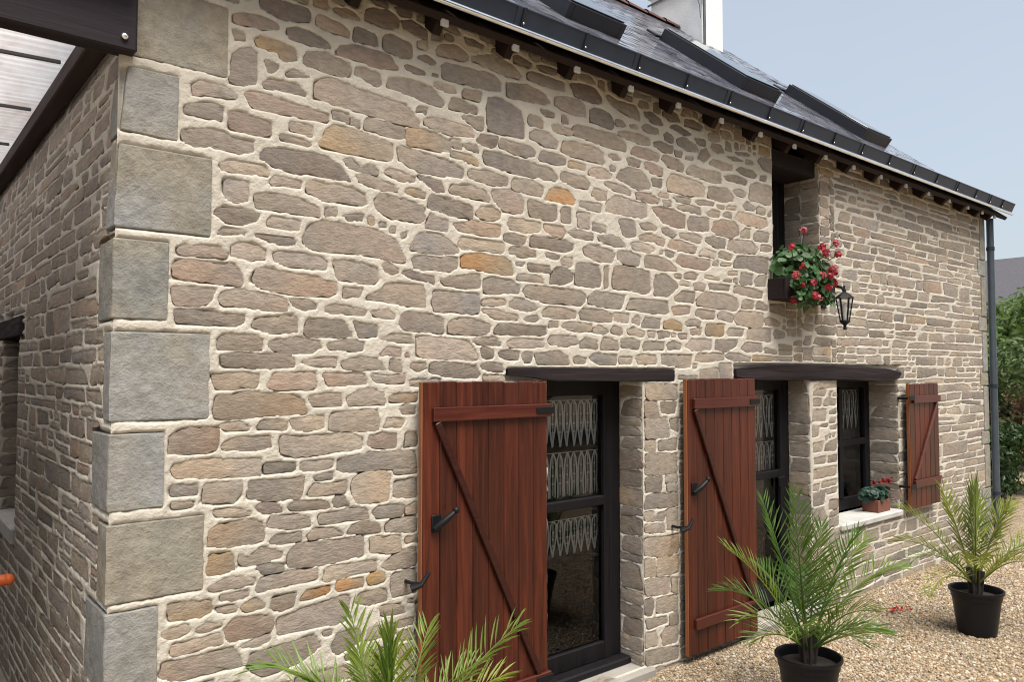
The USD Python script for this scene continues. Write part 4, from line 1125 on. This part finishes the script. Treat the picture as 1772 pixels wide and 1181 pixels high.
def sheer(x0, x1, z0, z1, y, lab):
    n = 60; xs = np.linspace(x0, x1, n); V_ = []; Fc = []
    for i, x in enumerate(xs):
        yy = y + .008 * math.sin(i * 1.1)
        V_ += [(x, yy, z0), (x, yy, z1)]
    for k in range(n - 1): Fc += [(2 * k, 2 * k + 2, 2 * k + 3), (2 * k, 2 * k + 3, 2 * k + 1)]
    single('sheer_curtain', trimesh.Trimesh(np.array(V_), np.array(Fc), process=False), 'sheer', lab, 'curtain')
sheer(4.30, 5.00, .72, 1.33, .275, 'thin grey curtain low in the door by the window pier')
sheer(5.63, 6.62, .80, 1.36, .37, 'thin grey curtain behind the lower window pane')
# sheets that the lace hangs from are inside dark rooms: partition walls keep the light of one room from the next
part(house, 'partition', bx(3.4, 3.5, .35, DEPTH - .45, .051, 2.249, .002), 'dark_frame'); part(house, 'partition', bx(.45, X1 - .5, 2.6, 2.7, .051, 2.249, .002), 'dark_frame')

# ================================================================ ground
gx = np.concatenate([np.linspace(-120, -8, 8), np.linspace(-6, 16, 89), np.linspace(20, 160, 10)]); gy = np.concatenate([np.linspace(-120, -10, 8), np.linspace(-8, 9, 69), np.linspace(12, 160, 10)])
UX, UY = np.meshgrid(gx, gy); near = np.exp(-((UX - 5) / 12) ** 2 - ((UY + 2) / 8) ** 2)
GZ = (meshkit.fbm(np.stack([UX * .9, UY * .9, UX * 0], -1), 3, 4) - .5) * .035 * near - .004
GZ = np.where(UY > -.25, np.minimum(GZ, -.002), GZ)
a = (np.arange(len(gy) - 1)[:, None] * len(gx) + np.arange(len(gx) - 1)[None]).ravel(); n_ = len(gx)
single('gravel_ground', trimesh.Trimesh(np.stack([UX, UY, GZ], -1).reshape(-1, 3), np.vstack([np.stack([a, a + 1, a + 1 + n_], 1), np.stack([a, a + 1 + n_, a + n_], 1)]), process=False), 'gravel_bed', kind='structure', smooth=True)
single('carport_floor', bx(-3.4, -.01, -.05, 7.2, -.1, .03, .01), 'concrete', kind='structure')
from scipy.interpolate import RegularGridInterpolator
gz_at = RegularGridInterpolator((gy, gx), GZ)
g = np.random.default_rng(77)
protos = '/World/gravel_pebbles'
pi = UsdGeom.PointInstancer.Define(stage, protos); setc(pi.GetPrim(), label='loose beige and brown pebbles lying over the gravel yard', category='gravel', kind='stuff')
PT = [(.34, .265, .17), (.42, .345, .24), (.25, .18, .105), (.52, .46, .37), (.19, .14, .095), (.31, .26, .20), (.37, .25, .135), (.11, .09, .07)]
UsdGeom.Scope.Define(stage, protos + '/shapes')
paths = []
for i, c in enumerate(PT):
    m = trimesh.creation.icosphere(1, 1.0); v = m.vertices * (1 + g.normal(0, .12, (len(m.vertices), 1))); v *= (1, g.uniform(.65, .9), g.uniform(.5, .7)); m.vertices = v
    paths.append(part(protos + '/shapes', 'pebble', m, 'pebble', smooth=True, tone=ones(m, c)))
pi.CreatePrototypesRel().SetTargets([Sdf.Path(p) for p in paths])
N = 120000; px_ = g.uniform(1.6, 11.5, N); py_ = -np.abs(g.triangular(-2.9, -.3, .0, N)); keep = np.ones(N, bool)
for a0, b0 in ((1.98, 3.13), (4.12, 5.18)): keep &= ~((px_ > a0) & (px_ < b0) & (py_ > -.10))
px_, py_ = px_[keep], py_[keep]; N = len(px_); rad = np.clip(g.lognormal(math.log(.0068), .32, N), .0035, .016)
pz_ = gz_at(np.stack([py_, px_], -1)) + rad * .25
pi.CreatePositionsAttr(Vt.Vec3fArray.FromNumpy(np.stack([px_, py_, pz_], -1).astype(np.float32)))
pi.CreateScalesAttr(Vt.Vec3fArray.FromNumpy(np.repeat(rad[:, None], 3, 1).astype(np.float32)))
q = g.normal(size=(N, 4)) * (1, .35, .35, 1); q /= np.linalg.norm(q, axis=1, keepdims=True)
pi.CreateOrientationsAttr(Vt.QuathArray([Gf.Quath(float(a_), float(b_), float(c_), float(d_)) for a_, b_, c_, d_ in q]))
pi.CreateProtoIndicesAttr(Vt.IntArray.FromNumpy(g.choice(len(PT), N, p=[.2, .17, .13, .12, .13, .12, .08, .05]).astype(np.int32)))

# ================================================================ carport
cp = thing('carport', 'dark timber carport with translucent sheet roof against the gable', 'carport')
bm = part(cp, 'beam', bx(-3.3, .052, -.062, .03, 3.135, 3.39, .008), 'dark_wood')
part(cp, 'bolt', moved(trimesh.creation.icosphere(2, .014), (.005, -.064, 3.185)), 'zinc_bright', smooth=True)
part(cp, 'wall_rafter', bx(-.035, .05, .035, 6.9, 3.29, 3.375, .006), 'carport_wood')
part(cp, 'outer_rafter', bx(-3.3, -3.2, .035, 6.9, 3.10, 3.25, .006), 'rafter_wood')
for i in range(8): part(cp, 'purlin', bar((-3.2, .90 + i * .86, 3.245), (-.05, .90 + i * .86, 3.372), .014, .018), 'antenna_metal')
nn = 400; ys = np.linspace(-.15, 7.0, nn); zs = .010 * np.sin(ys * 2 * math.pi / .076)
V_ = []; Fc = []
for x, zb in ((-3.45, 3.262), (.04, 3.40)):
    for y_, z_ in zip(ys, zs): V_.append((x, y_, zb + z_ + .012))
for k in range(nn - 1): Fc += [(k, k + 1, nn + k + 1), (k, nn + k + 1, nn + k)]
part(cp, 'roof_sheet', trimesh.Trimesh(np.array(V_), np.array(Fc), process=False), 'roof_sheet', smooth=True)
for y_ in (-.02, 6.8): part(cp, 'post', bx(-3.3, -3.18, y_ - .05, y_ + .05, .03, 3.13, .008), 'dark_wood')
part(cp, 'side_boarding', cat([bx(-2.36, -2.335, .1 + i * .2, .295 + i * .2, .03, 3.17, .004) for i in range(34)]), 'dark_wood')
part(cp, 'front_boarding', cat([bx(-2.3 + i * .2, -2.105 + i * .2, -.04, -.015, .03, 3.12, .004) for i in range(8)]), 'dark_wood')
part(cp, 'back_boarding', cat([bx(-3.3 + i * .2, -3.105 + i * .2, 6.93, 6.955, .03, 3.2, .004) for i in range(16)]), 'dark_wood')
tl = thing('garden_tool', 'dark garden tool with an orange round end in the shade of the gable', 'tool', (-.235, 1.30, .03))
part(tl, 'shaft', cat([tube([(-.12, -.05, 0), (-.10, .02, .45), (-.08, .04, .75), (-.04, .0, .845), (.05, -.02, .855)], .022, 10), tube([(-.5, .05, .0), (-.44, .08, .5), (-.30, .06, .78), (-.12, .03, .825)], .020, 10)]), 'black_plastic', smooth=True)
part(tl, 'grip', cat([moved(trimesh.creation.icosphere(3, .028), (.075, -.02, .855)), tube([(.03, -.02, .855), (.07, -.02, .855)], .028, 12)]), 'orange_rubber', smooth=True)
part(tl, 'foot', bx(-.58, .0, -.09, .12, 0, .12, .03), 'black_plastic')

# ================================================================ palms and pots
POT = [(.118, .0), (.125, .0), (.160, .255), (.166, .258), (.168, .296), (.180, .300), (.183, .312), (.180, .320), (.170, .320), (.164, .31), (.155, .262)]
def pot(loc, lab):
    p = thing('plant_pot', lab, 'pot', loc)
    b = lathe([(.0, .004)] + POT + [(.150, .24)], 40); part(p, 'pot_body', b, 'black_plastic', smooth=35)
    part(p, 'soil', lathe([(.157, .268), (.10, .275), (.0, .28)], 24), 'soil')
    for k in range(2): pass
def frond_mesh(base, az, el, L, droop, g, leafL=.20, pairs=26, bare=.22, twist=0., vee=.55):
    "pinnate frond: arched midrib with narrow pointed leaflets in two ranks"
    n = 22; d = np.array([math.cos(az) * math.cos(el), math.sin(az) * math.cos(el), math.sin(el)]); P = [np.array(base, float)]; dirs = []
    for i in range(n):
        dirs.append(d.copy()); P.append(P[-1] + d * L / n); d = d + np.array([0, 0, -droop / n * (.4 + 1.6 * i / n)]) + g.normal(0, .006, 3); d /= np.linalg.norm(d)
    dirs.append(d); P, dirs = np.array(P), np.array(dirs)
    rib = tube(P, np.linspace(.0075, .0018, n + 1), 6)
    V_, Fc, T_ = [], [], []
    hue = np.array([(1, 1, 1), (1.25, 1.12, .8), (.8, .95, .9), (1.4, 1.2, .75)][int(g.integers(4))]) * g.uniform(.85, 1.15)
    for i in range(pairs):
        t = bare + (1 - bare) * (i + .5) / pairs; k = t * n; j = min(int(k), n - 1); f = k - j
        p = P[j] * (1 - f) + P[j + 1] * f; tn = dirs[j]; sd = np.cross(tn, (0, 0, 1)); sd /= max(1e-6, np.linalg.norm(sd)); up = np.cross(sd, tn)
        c, s = math.cos(twist), math.sin(twist); sd, up = sd * c + up * s, up * c - sd * s
        ll = leafL * (.45 + .75 * math.sin(math.pi * (.12 + .80 * (t - bare) / (1 - bare)))) * g.uniform(.85, 1.12)
        ang = math.radians(np.interp(t, [bare, 1], [62, 24]) + g.normal(0, 5))
        for sg in (-1, 1):
            d0 = tn * math.cos(ang) + sd * sg * math.sin(ang) * math.cos(vee) + up * math.sin(ang) * math.sin(vee) + g.normal(0, .05, 3); d0 /= np.linalg.norm(d0)
            w = .0050 * g.uniform(.8, 1.2); wv = np.cross(d0, up); wv /= np.linalg.norm(wv); nv = np.cross(wv, d0)
            b = len(V_); sag = np.array([0, 0, -1]) * ll * .10
            q1, q2, q3 = p + d0 * ll * .35 + sag * .12, p + d0 * ll * .7 + sag * .5, p + d0 * ll + sag * 1.1
            V_ += [p, q1 - wv * w + nv * .002, q1 + wv * w + nv * .002, q1 - nv * .001, q2 - wv * w * .75 + nv * .002, q2 + wv * w * .75 + nv * .002, q2 - nv * .001, q3]
            Fc += [(b, b + 3, b + 1), (b, b + 2, b + 3), (b + 1, b + 3, b + 6), (b + 1, b + 6, b + 4), (b + 3, b + 2, b + 5), (b + 3, b + 5, b + 6), (b + 4, b + 6, b + 7), (b + 6, b + 5, b + 7)]
            T_ += [hue * g.uniform(.8, 1.2)] * 8
    m = cat([rib, trimesh.Trimesh(np.array(V_), np.array(Fc), process=False)])
    return m, np.vstack([np.tile(hue * .9, (len(rib.vertices), 1)), np.array(T_)])
AZR = math.atan2(RT[1], RT[0])           # azimuth of the picture's right
def palm(loc, lab, seed, fronds, leafL, spear=2, base_h=.10, slen=.55, spread=1.0, tint=(1, 1, 1)):
    g = np.random.default_rng(seed); p = thing('potted_palm', lab, 'palm', loc)
    part(p, 'stem', cat([lathe([(.035, -.01), (.042, .04), (.034, base_h), (.02, base_h + .05), (0, base_h + .06)], 12)] + [bar((math.cos(a) * .03, math.sin(a) * .03, .0), (math.cos(a) * .05, math.sin(a) * .05, base_h + .06 + .05 * g.random()), .012, .03, up=(math.cos(a), math.sin(a), .1)) for a in np.linspace(0, 6.28, 9)]), 'soil')
    for (a, el, L, dr, tw) in fronds:
        L = L * spread if el < 67 else L; az = AZR + math.radians(a); m, t = frond_mesh((math.cos(az) * .02, math.sin(az) * .02, base_h * .8), az, math.radians(el), L, dr, g, leafL, twist=tw, pairs=int(17 + L * 8))
        part(p, 'frond', m, 'palm_leaf', tone=t * tint)
    for k in range(spear):
        a = g.uniform(0, 6.28); m, t = frond_mesh((0, 0, base_h), a, math.radians(84 - 4 * k), slen + .1 * k, .08, g, slen * .55, pairs=16, bare=.35, vee=1.35)
        part(p, 'young_frond', m, 'palm_leaf', tone=t * tint)
G0 = -.004
pot((.86, -.60, G0), 'black plastic pot under the nearest palm, mostly below the picture')
palm((.86, -.60, G0 + .27), 'nearest potted palm in front of the first tall shutter', 3,
     [(178, 62, .70, 1.5, .2), (6, 56, .74, .42, -.5), (20, 44, .55, .5, -.3), (140, 74, .62, .3, .2), (160, 50, .60, 1.3, 0), (205, 50, .62, 1.5, .1), (60, 66, .55, .5, 0), (250, 58, .52, 1.3, 0), (300, 52, .52, 1.3, 0), (-25, 50, .52, 1.3, 0), (35, 56, .52, .9, 0), (95, 70, .5, .6, 0), (185, 66, .5, 1.0, 0), (118, 60, .5, .7, 0)], .15, spear=2, slen=.40, tint=(1.02, 1.1, .9))
pot((3.38, -.93, G0), 'black plastic pot on the gravel in front of the second shutter')
palm((3.38, -.93, G0 + .27), 'tallest green potted palm on the gravel in front of the second door', 9,
     [(165, 62, .86, .75, .1), (128, 74, .84, .4, .2), (32, 58, .98, .75, -.3), (12, 55, .95, 1.2, -.2), (60, 66, .9, .5, -.2), (185, 50, .55, 1.3, .1), (200, 40, .45, 1.1, 0), (150, 50, .7, 1.1, 0), (95, 80, .85, .2, 0), (240, 55, .5, 1.3, 0), (300, 50, .45, 1.3, 0), (340, 45, .5, 1.2, 0), (-8, 28, .50, .6, 0), (75, 55, .7, .9, 0), (110, 55, .7, .9, 0), (20, 70, .72, .7, 0), (-40, 60, .55, 1.1, 0)], .16, spear=2, spread=.80, tint=(.62, .80, .72))
pot((5.56, -1.03, G0), 'black plastic pot on the gravel nearest the right side')
palm((5.58, -1.02, G0 + .27), 'yellow-green potted palm leaning over the right-hand pot', 21,
     [(165, 60, .72, .8, .1), (120, 76, .72, .4, .2), (28, 62, .74, .8, -.3), (5, 48, .72, 1.1, -.2), (60, 72, .66, .4, -.2), (190, 48, .62, 1.6, .1), (205, 30, .5, 1.4, 0), (150, 50, .6, 1.1, 0), (240, 55, .55, 1.4, 0), (300, 50, .52, 1.2, 0), (340, 52, .6, 1.1, 0), (92, 66, .62, .5, 0), (15, 70, .62, .6, 0)], .155, spear=2)

# ================================================================ geraniums in the loft opening, sill pot, lantern
def leaf_disc(c, nrm, r, g, n=7):
    nrm = nrm / np.linalg.norm(nrm); a = np.cross(nrm, (.3, .2, .9)); a /= np.linalg.norm(a); b = np.cross(nrm, a)
    V_ = [c - nrm * r * .18]
    for j in range(n):
        t = 2 * math.pi * j / n; rr = r * (1 + .16 * math.sin(3.1 * j + g.random())); V_.append(c + a * rr * math.cos(t) + b * rr * math.sin(t) + nrm * g.normal(0, r * .08))
    return np.array(V_), np.array([(0, 1 + j, 1 + (j + 1) % n) for j in range(n)])
def leaf_cloud(centres, nrms, rs, g, cols):
    Vs, Fs, Ts, o = [], [], [], 0
    for c, n, r, t in zip(centres, nrms, rs, cols):
        v, f = leaf_disc(np.asarray(c), np.asarray(n), r, g); Vs.append(v); Fs.append(f + o); o += len(v); Ts.append(np.tile(t, (len(v), 1)))
    return trimesh.Trimesh(np.vstack(Vs), np.vstack(Fs), process=False), np.vstack(Ts)
fb = thing('flower_box', 'dark brown flower box at the foot of the loft opening', 'flower box', (4.93, .04, 2.50))
part(fb, 'trough', cat([bx(-.42, .32, -.20, -.18, -.05, .11, .004), bx(-.42, .32, .03, .05, -.05, .11, .004), bx(-.42, -.40, -.1795, .0295, -.05, .11, .004), bx(.30, .32, -.1795, .0295, -.05, .11, .004), bx(-.399, .299, -.1795, .0295, -.05, -.03, .002)]), 'old_beam')
part(fb, 'soil', bx(-.399, .299, -.1795, .0295, -.029, .08, .002), 'soil')
g = np.random.default_rng(12); gr = thing('geranium', 'red trailing geraniums filling the flower box below the eaves', 'geranium', (4.80, -.03, 2.57))
cs, ns, rs, ts = [], [], [], []
for i in range(240):
    cs.append(np.array((g.uniform(-.26, .26), -.16 - .06 * g.random(), g.uniform(-.14, .08)))); ns.append(g.normal(0, .5, 3) + (0, -.8, .5)); rs.append(g.uniform(.016, .030)); ts.append(np.array((.05, .11, .035)) * g.uniform(.6, 1.4))
for i in range(760):
    u = g.normal(size=3); u /= np.linalg.norm(u); r = g.random() ** .4; c = u * r * (.34, .20, .22) + (.04, -.05, .12)
    if c[1] < -.12 and g.random() < .5: c[2] -= g.uniform(0, .16)
    cs.append(c); ns.append(u + g.normal(0, .5, 3) + (0, -.3, .5)); rs.append(g.uniform(.018, .034)); ts.append(np.array((.055, .12, .04)) * g.uniform(.6, 1.5))
m, t = leaf_cloud(cs, ns, rs, g, ts); part(gr, 'foliage', m, 'leaf', tone=t, kind='stuff')
FL = [(-.40, .26), (-.34, .06), (-.26, -.02), (-.18, .36), (-.20, .12), (-.08, .02), (-.02, .30), (.06, .10), (.12, -.04), (.20, .06), (.26, .22), (.34, .12), (.40, .28), (.44, .16), (.36, .04), (.30, .36), (.46, .12), (.18, .28), (-.30, -.10), (.02, -.12), (-.10, -.10)]
for i, (fx, fz) in enumerate(FL):
    cs, ns, rs, ts = [], [], [], []; fx = min(fx * .80, .30); c0 = np.array((fx + g.normal(0, .015), -.24 + .10 * abs(fx) + g.normal(0, .025), fz + g.normal(0, .015)))
    hue = [(.42, .045, .065), (.50, .085, .11), (.38, .03, .045), (.52, .14, .16)][i % 4]
    for k in range(24):
        u = g.normal(size=3); u /= np.linalg.norm(u); cs.append(c0 + u * (.040, .030, .030) * g.uniform(.5, 1)); ns.append(u + g.normal(0, .3, 3)); rs.append(g.uniform(.009, .016)); ts.append(np.array(hue) * g.uniform(.7, 1.25))
    m, t = leaf_cloud(cs, ns, rs, g, ts); fl = part(gr, 'flower_head', m, 'petal', tone=t)
    tb = tube([c0, c0 * .6 + np.array((0, -.02, .02)), (fx * .4, -.03, .0)], .0035, 5); part(gr, 'stem', tb, 'leaf', tone=ones(tb, (.05, .10, .03)))
sp = thing('sill_planter', 'small terracotta trough on the white window sill', 'pot', (6.44, .10, .628))
part(sp, 'trough', cat([bx(-.12, .12, -.075, -.06, 0, .11, .004), bx(-.12, .12, .06, .075, 0, .11, .004), bx(-.12, -.105, -.0595, .0595, 0, .11, .004), bx(.105, .12, -.0595, .0595, 0, .12, .004)]), 'terracotta')
part(sp, 'soil', bx(-.1045, .1045, -.0595, .0595, .002, .095, .002), 'soil')
si = thing('sill_plant', 'small dark green plant with red blooms in the sill trough', 'plant', (6.44, .10, .725)); cs, ns, rs, ts = [], [], [], []
for i in range(150):
    u = g.normal(size=3); u /= np.linalg.norm(u); cs.append(u * g.random() ** .5 * (.24, .10, .08) + (0, 0, .06)); ns.append(u + (0, -.2, .6)); rs.append(g.uniform(.016, .03)); ts.append(np.array((.022, .06, .04)) * g.uniform(.7, 1.4))
m, t = leaf_cloud(cs, ns, rs, g, ts); part(si, 'foliage', m, 'leaf', tone=t, kind='stuff')
for fx in (-.08, .09, .2):
    cs = [np.array((fx, -.03, .17)) + g.normal(0, .014, 3) for _ in range(14)]; m, t = leaf_cloud(cs, g.normal(size=(14, 3)), [.012] * 14, g, [np.array((.30, .02, .03))] * 14); part(si, 'flower_head', m, 'petal', tone=t)
# wall lantern
wl = thing('wall_lantern', 'black wall lantern with glass panes below the geraniums', 'lantern', (5.335, 0, 2.52))
part(wl, 'wall_plate', bx(-.035, .035, -.022, .006, -.09, .09, .006), 'black_iron')
arm = [(0, -.02, .0), (0, -.06, .055), (0, -.12, .085), (0, -.17, .07), (0, -.19, .03)]
part(wl, 'arm', cat([tube(arm, .011, 8), tube([(0, -.02, -.05), (0, -.07, -.03), (0, -.09, .02), (0, -.07, .045)], .007, 8)]), 'black_iron', smooth=True)
L0 = np.array((0, -.19, 0))
part(wl, 'lantern_roof', moved(lathe([(.0, .06), (.012, .055), (.016, .03), (.042, .012), (.070, -.012), (.075, -.02), (.0, -.02)], 6), L0), 'black_iron')
part(wl, 'finial', moved(lathe([(0, .085), (.008, .08), (.006, .06), (.012, .055), (0, .055)], 8), L0), 'black_iron')
fr = []
for k in range(6):
    a = math.pi * k / 3; fr.append(bar(L0 + (math.cos(a) * .063, math.sin(a) * .063, -.02), L0 + (math.cos(a) * .034, math.sin(a) * .034, -.20), .009, .009, up=(math.cos(a), math.sin(a), .2), bev=.001))
part(wl, 'cage', cat(fr), 'black_iron')
part(wl, 'lantern_base', moved(lathe([(0, -.198), (.040, -.198), (.042, -.21), (.026, -.225), (.012, -.24), (.012, -.26), (.018, -.268), (0, -.28)], 12), L0), 'black_iron', smooth=35)
for k in range(6):
    a0, a1 = math.pi * k / 3, math.pi * (k + 1) / 3; f = .965
    part(wl, 'pane', trimesh.Trimesh([L0 + (math.cos(b) * r * f, math.sin(b) * r * f, z) for b, r, z in ((a0, .063, -.021), (a1, .063, -.021), (a1, .034, -.197), (a0, .034, -.197))], [(0, 1, 2), (0, 2, 3)], process=False), 'lantern_glass')
part(wl, 'bulb', moved(lathe([(0, -.06), (.014, -.065), (.02, -.10), (.016, -.13), (.012, -.15), (.012, -.198), (0, -.198)], 12), L0), 'white_render', smooth=True)
# aerial on the chimney
an = thing('television_aerial', 'thin grey aerial mast strapped to the white chimney', 'aerial', (8.0, 3.06, 6.75))
part(an, 'mast', tube([(0, 0, -.55), (0, 0, 2.6)], .02, 8), 'antenna_metal', smooth=True)
part(an, 'strap', cat([bar((-.03, -.0, .56), (-.005, 1.0, .56), .01, .03), bar((.0, .045, .56), (.54, .045, .56), .01, .03)]), 'antenna_metal')
part(an, 'clamp', bx(-.045, .045, -.04, .035, .50, .62, .004), 'antenna_metal'); part(an, 'clamp', bx(-.03, .05, -.03, .03, .36, .44, .004), 'antenna_metal')
part(an, 'junction_box', bx(-.09, -.02, .02, .10, .52, .72, .006), 'antenna_metal')
part(an, 'cable', tube([(-.06, .06, .52), (-.07, .08, .36), (-.03, .06, .24), (-.02, .05, .05)], .006, 6), 'antenna_metal')

# fallen petals on the gravel
for k, (x, y) in enumerate([(5.62, -.42), (5.68, -.45), (5.57, -.40), (5.64, -.36)]):
    pass
cs = [np.array((5.60 + g.normal(0, .06), -.44 + g.normal(0, .03), .016 + .006 * g.random())) for _ in range(26)]
m, t = leaf_cloud(cs, g.normal(0, .4, (26, 3)) + (0, 0, 1), g.uniform(.008, .015, 26), g, [np.array((.50, .05, .04))] * 26)
single('fallen_petals', m, 'petal', 'small patch of fallen red petals on the gravel under the window', 'petals', kind='stuff', tone=t)

# ================================================================ what stands around
def bush(name, lab, cat_, loc, rad, n, leaf, cols, seed, group=None, trunk=True, squash=.9, lumps=14):
    g = np.random.default_rng(seed); t_ = thing(name, lab, cat_, loc, group=group)
    rad = np.asarray(rad, float); ls = g.normal(size=(lumps, 3)); ls /= np.linalg.norm(ls, axis=1, keepdims=True); ls = ls * rad * g.uniform(.35, .8, (lumps, 1)) + (0, 0, rad[2] * 1.02); lr = g.uniform(.28, .5, lumps); sph = np.minimum(rad, rad.min() * 2)
    which = g.integers(lumps, size=n); u = g.normal(size=(n, 3)); u /= np.linalg.norm(u, axis=1, keepdims=True)
    c = ls[which] + u * sph * lr[which][:, None] * (g.random((n, 1)) ** .35); c[:, 2] = np.maximum(c[:, 2], .03)
    base = np.array([cols[w % len(cols)] for w in which]) * g.uniform(.7, 1.35, (n, 1))
    Vv = np.zeros((n, 4, 3)); nr = u + g.normal(0, .6, (n, 3)) + (0, 0, .35); nr /= np.linalg.norm(nr, axis=1, keepdims=True)
    a = np.cross(nr, g.normal(size=(n, 3))); a /= np.linalg.norm(a, axis=1, keepdims=True); b = np.cross(nr, a); s = leaf * g.uniform(.6, 1.3, (n, 1))
    Vv[:, 0] = c - a * s; Vv[:, 1] = c - b * s * .5 + nr * s * .12; Vv[:, 2] = c + a * s; Vv[:, 3] = c + b * s * .5 + nr * s * .12
    idx = np.arange(n) * 4; Fc = np.vstack([np.stack([idx, idx + 1, idx + 2], 1), np.stack([idx, idx + 2, idx + 3], 1)])
    part(t_, 'crown', trimesh.Trimesh(Vv.reshape(-1, 3), Fc, process=False), 'leaf', tone=np.repeat(base, 4, 0), kind='stuff')
    if trunk:
        tr = [tube([(0, 0, -.1), (.03, .02, rad[2] * .5), (.05, -.03, rad[2] * 1.1)], [.05 + rad[0] * .05, .04 + rad[0] * .03, .02], 8)]
        for k in range(5):
            e = ls[k] * .8; tr.append(tube([(.03, .02, rad[2] * .45), (e * .5 + (0, 0, rad[2] * .35)), e], [.03 + rad[0] * .02, .025, .01], 6))
        part(t_, 'trunk', cat(tr), 'rafter_wood')
GREEN = [(.05, .10, .022), (.07, .13, .03), (.04, .085, .02)]
bush('garden_tree', 'rounded light green tree above the hedge right of the downpipe', 'tree', (17.6, 1.9, 0), (1.9, 1.9, 1.95), 20000, .085, [(.12, .19, .045), (.14, .21, .06), (.09, .15, .04)], 41)
bush('garden_shrub', 'tall shrub with yellow and pinkish leaves right of the downpipe', 'shrub', (13.2, 1.15, 0), (1.15, 1.2, 1.3), 14000, .05, [(.09, .14, .045), (.20, .20, .09), (.26, .16, .10), (.06, .11, .035)], 42)
bush('garden_shrub', 'dark green shrub filling the foot of the hedge behind the house corner', 'shrub', (12.2, 1.35, 0), (.9, 1.0, .62), 8000, .045, [(.025, .055, .018), (.035, .07, .02)], 43)
bush('garden_shrub', 'low yellow-green tufts by the foot of the downpipe', 'shrub', (10.2, .55, 0), (.45, .4, .17), 2500, .05, [(.12, .15, .035), (.09, .13, .03)], 44, trunk=False)
hedge = bush('hedge_row', 'bushy green hedge row facing the house across the yard', 'hedge', (6, -14.5, 0), (20, 2.6, 4.0), 42000, .22, GREEN, 60, trunk=False, lumps=110)
nh = thing('neighbour_house', 'distant house with a grey slate roof behind the trees', 'house', (31, 6, 0))
part(nh, 'wall', bx(-4.5, 4.5, -4, 4, -.1, 3.3, .02), 'white_render')
part(nh, 'roof', trimesh.convex.convex_hull(np.array([(x, y, z) for y in (-4.4, 4.4) for x, z in ((-4.9, 3.1), (4.9, 3.1), (0, 6.05))])), 'slate_far')
for y in (-2, 1.5): 
    w_ = part(nh, 'window', bx(-4.53, -4.48, y, y + .9, 1.1, 2.3, .01), 'white_sill'); part(w_, 'pane', bx(-4.545, -4.532, y + .06, y + .84, 1.16, 2.24, .003), 'skylight_glass')
part(nh, 'chimney', bx(-.4, .4, 2.6, 3.3, 5.6, 7.0, .02), 'white_render')
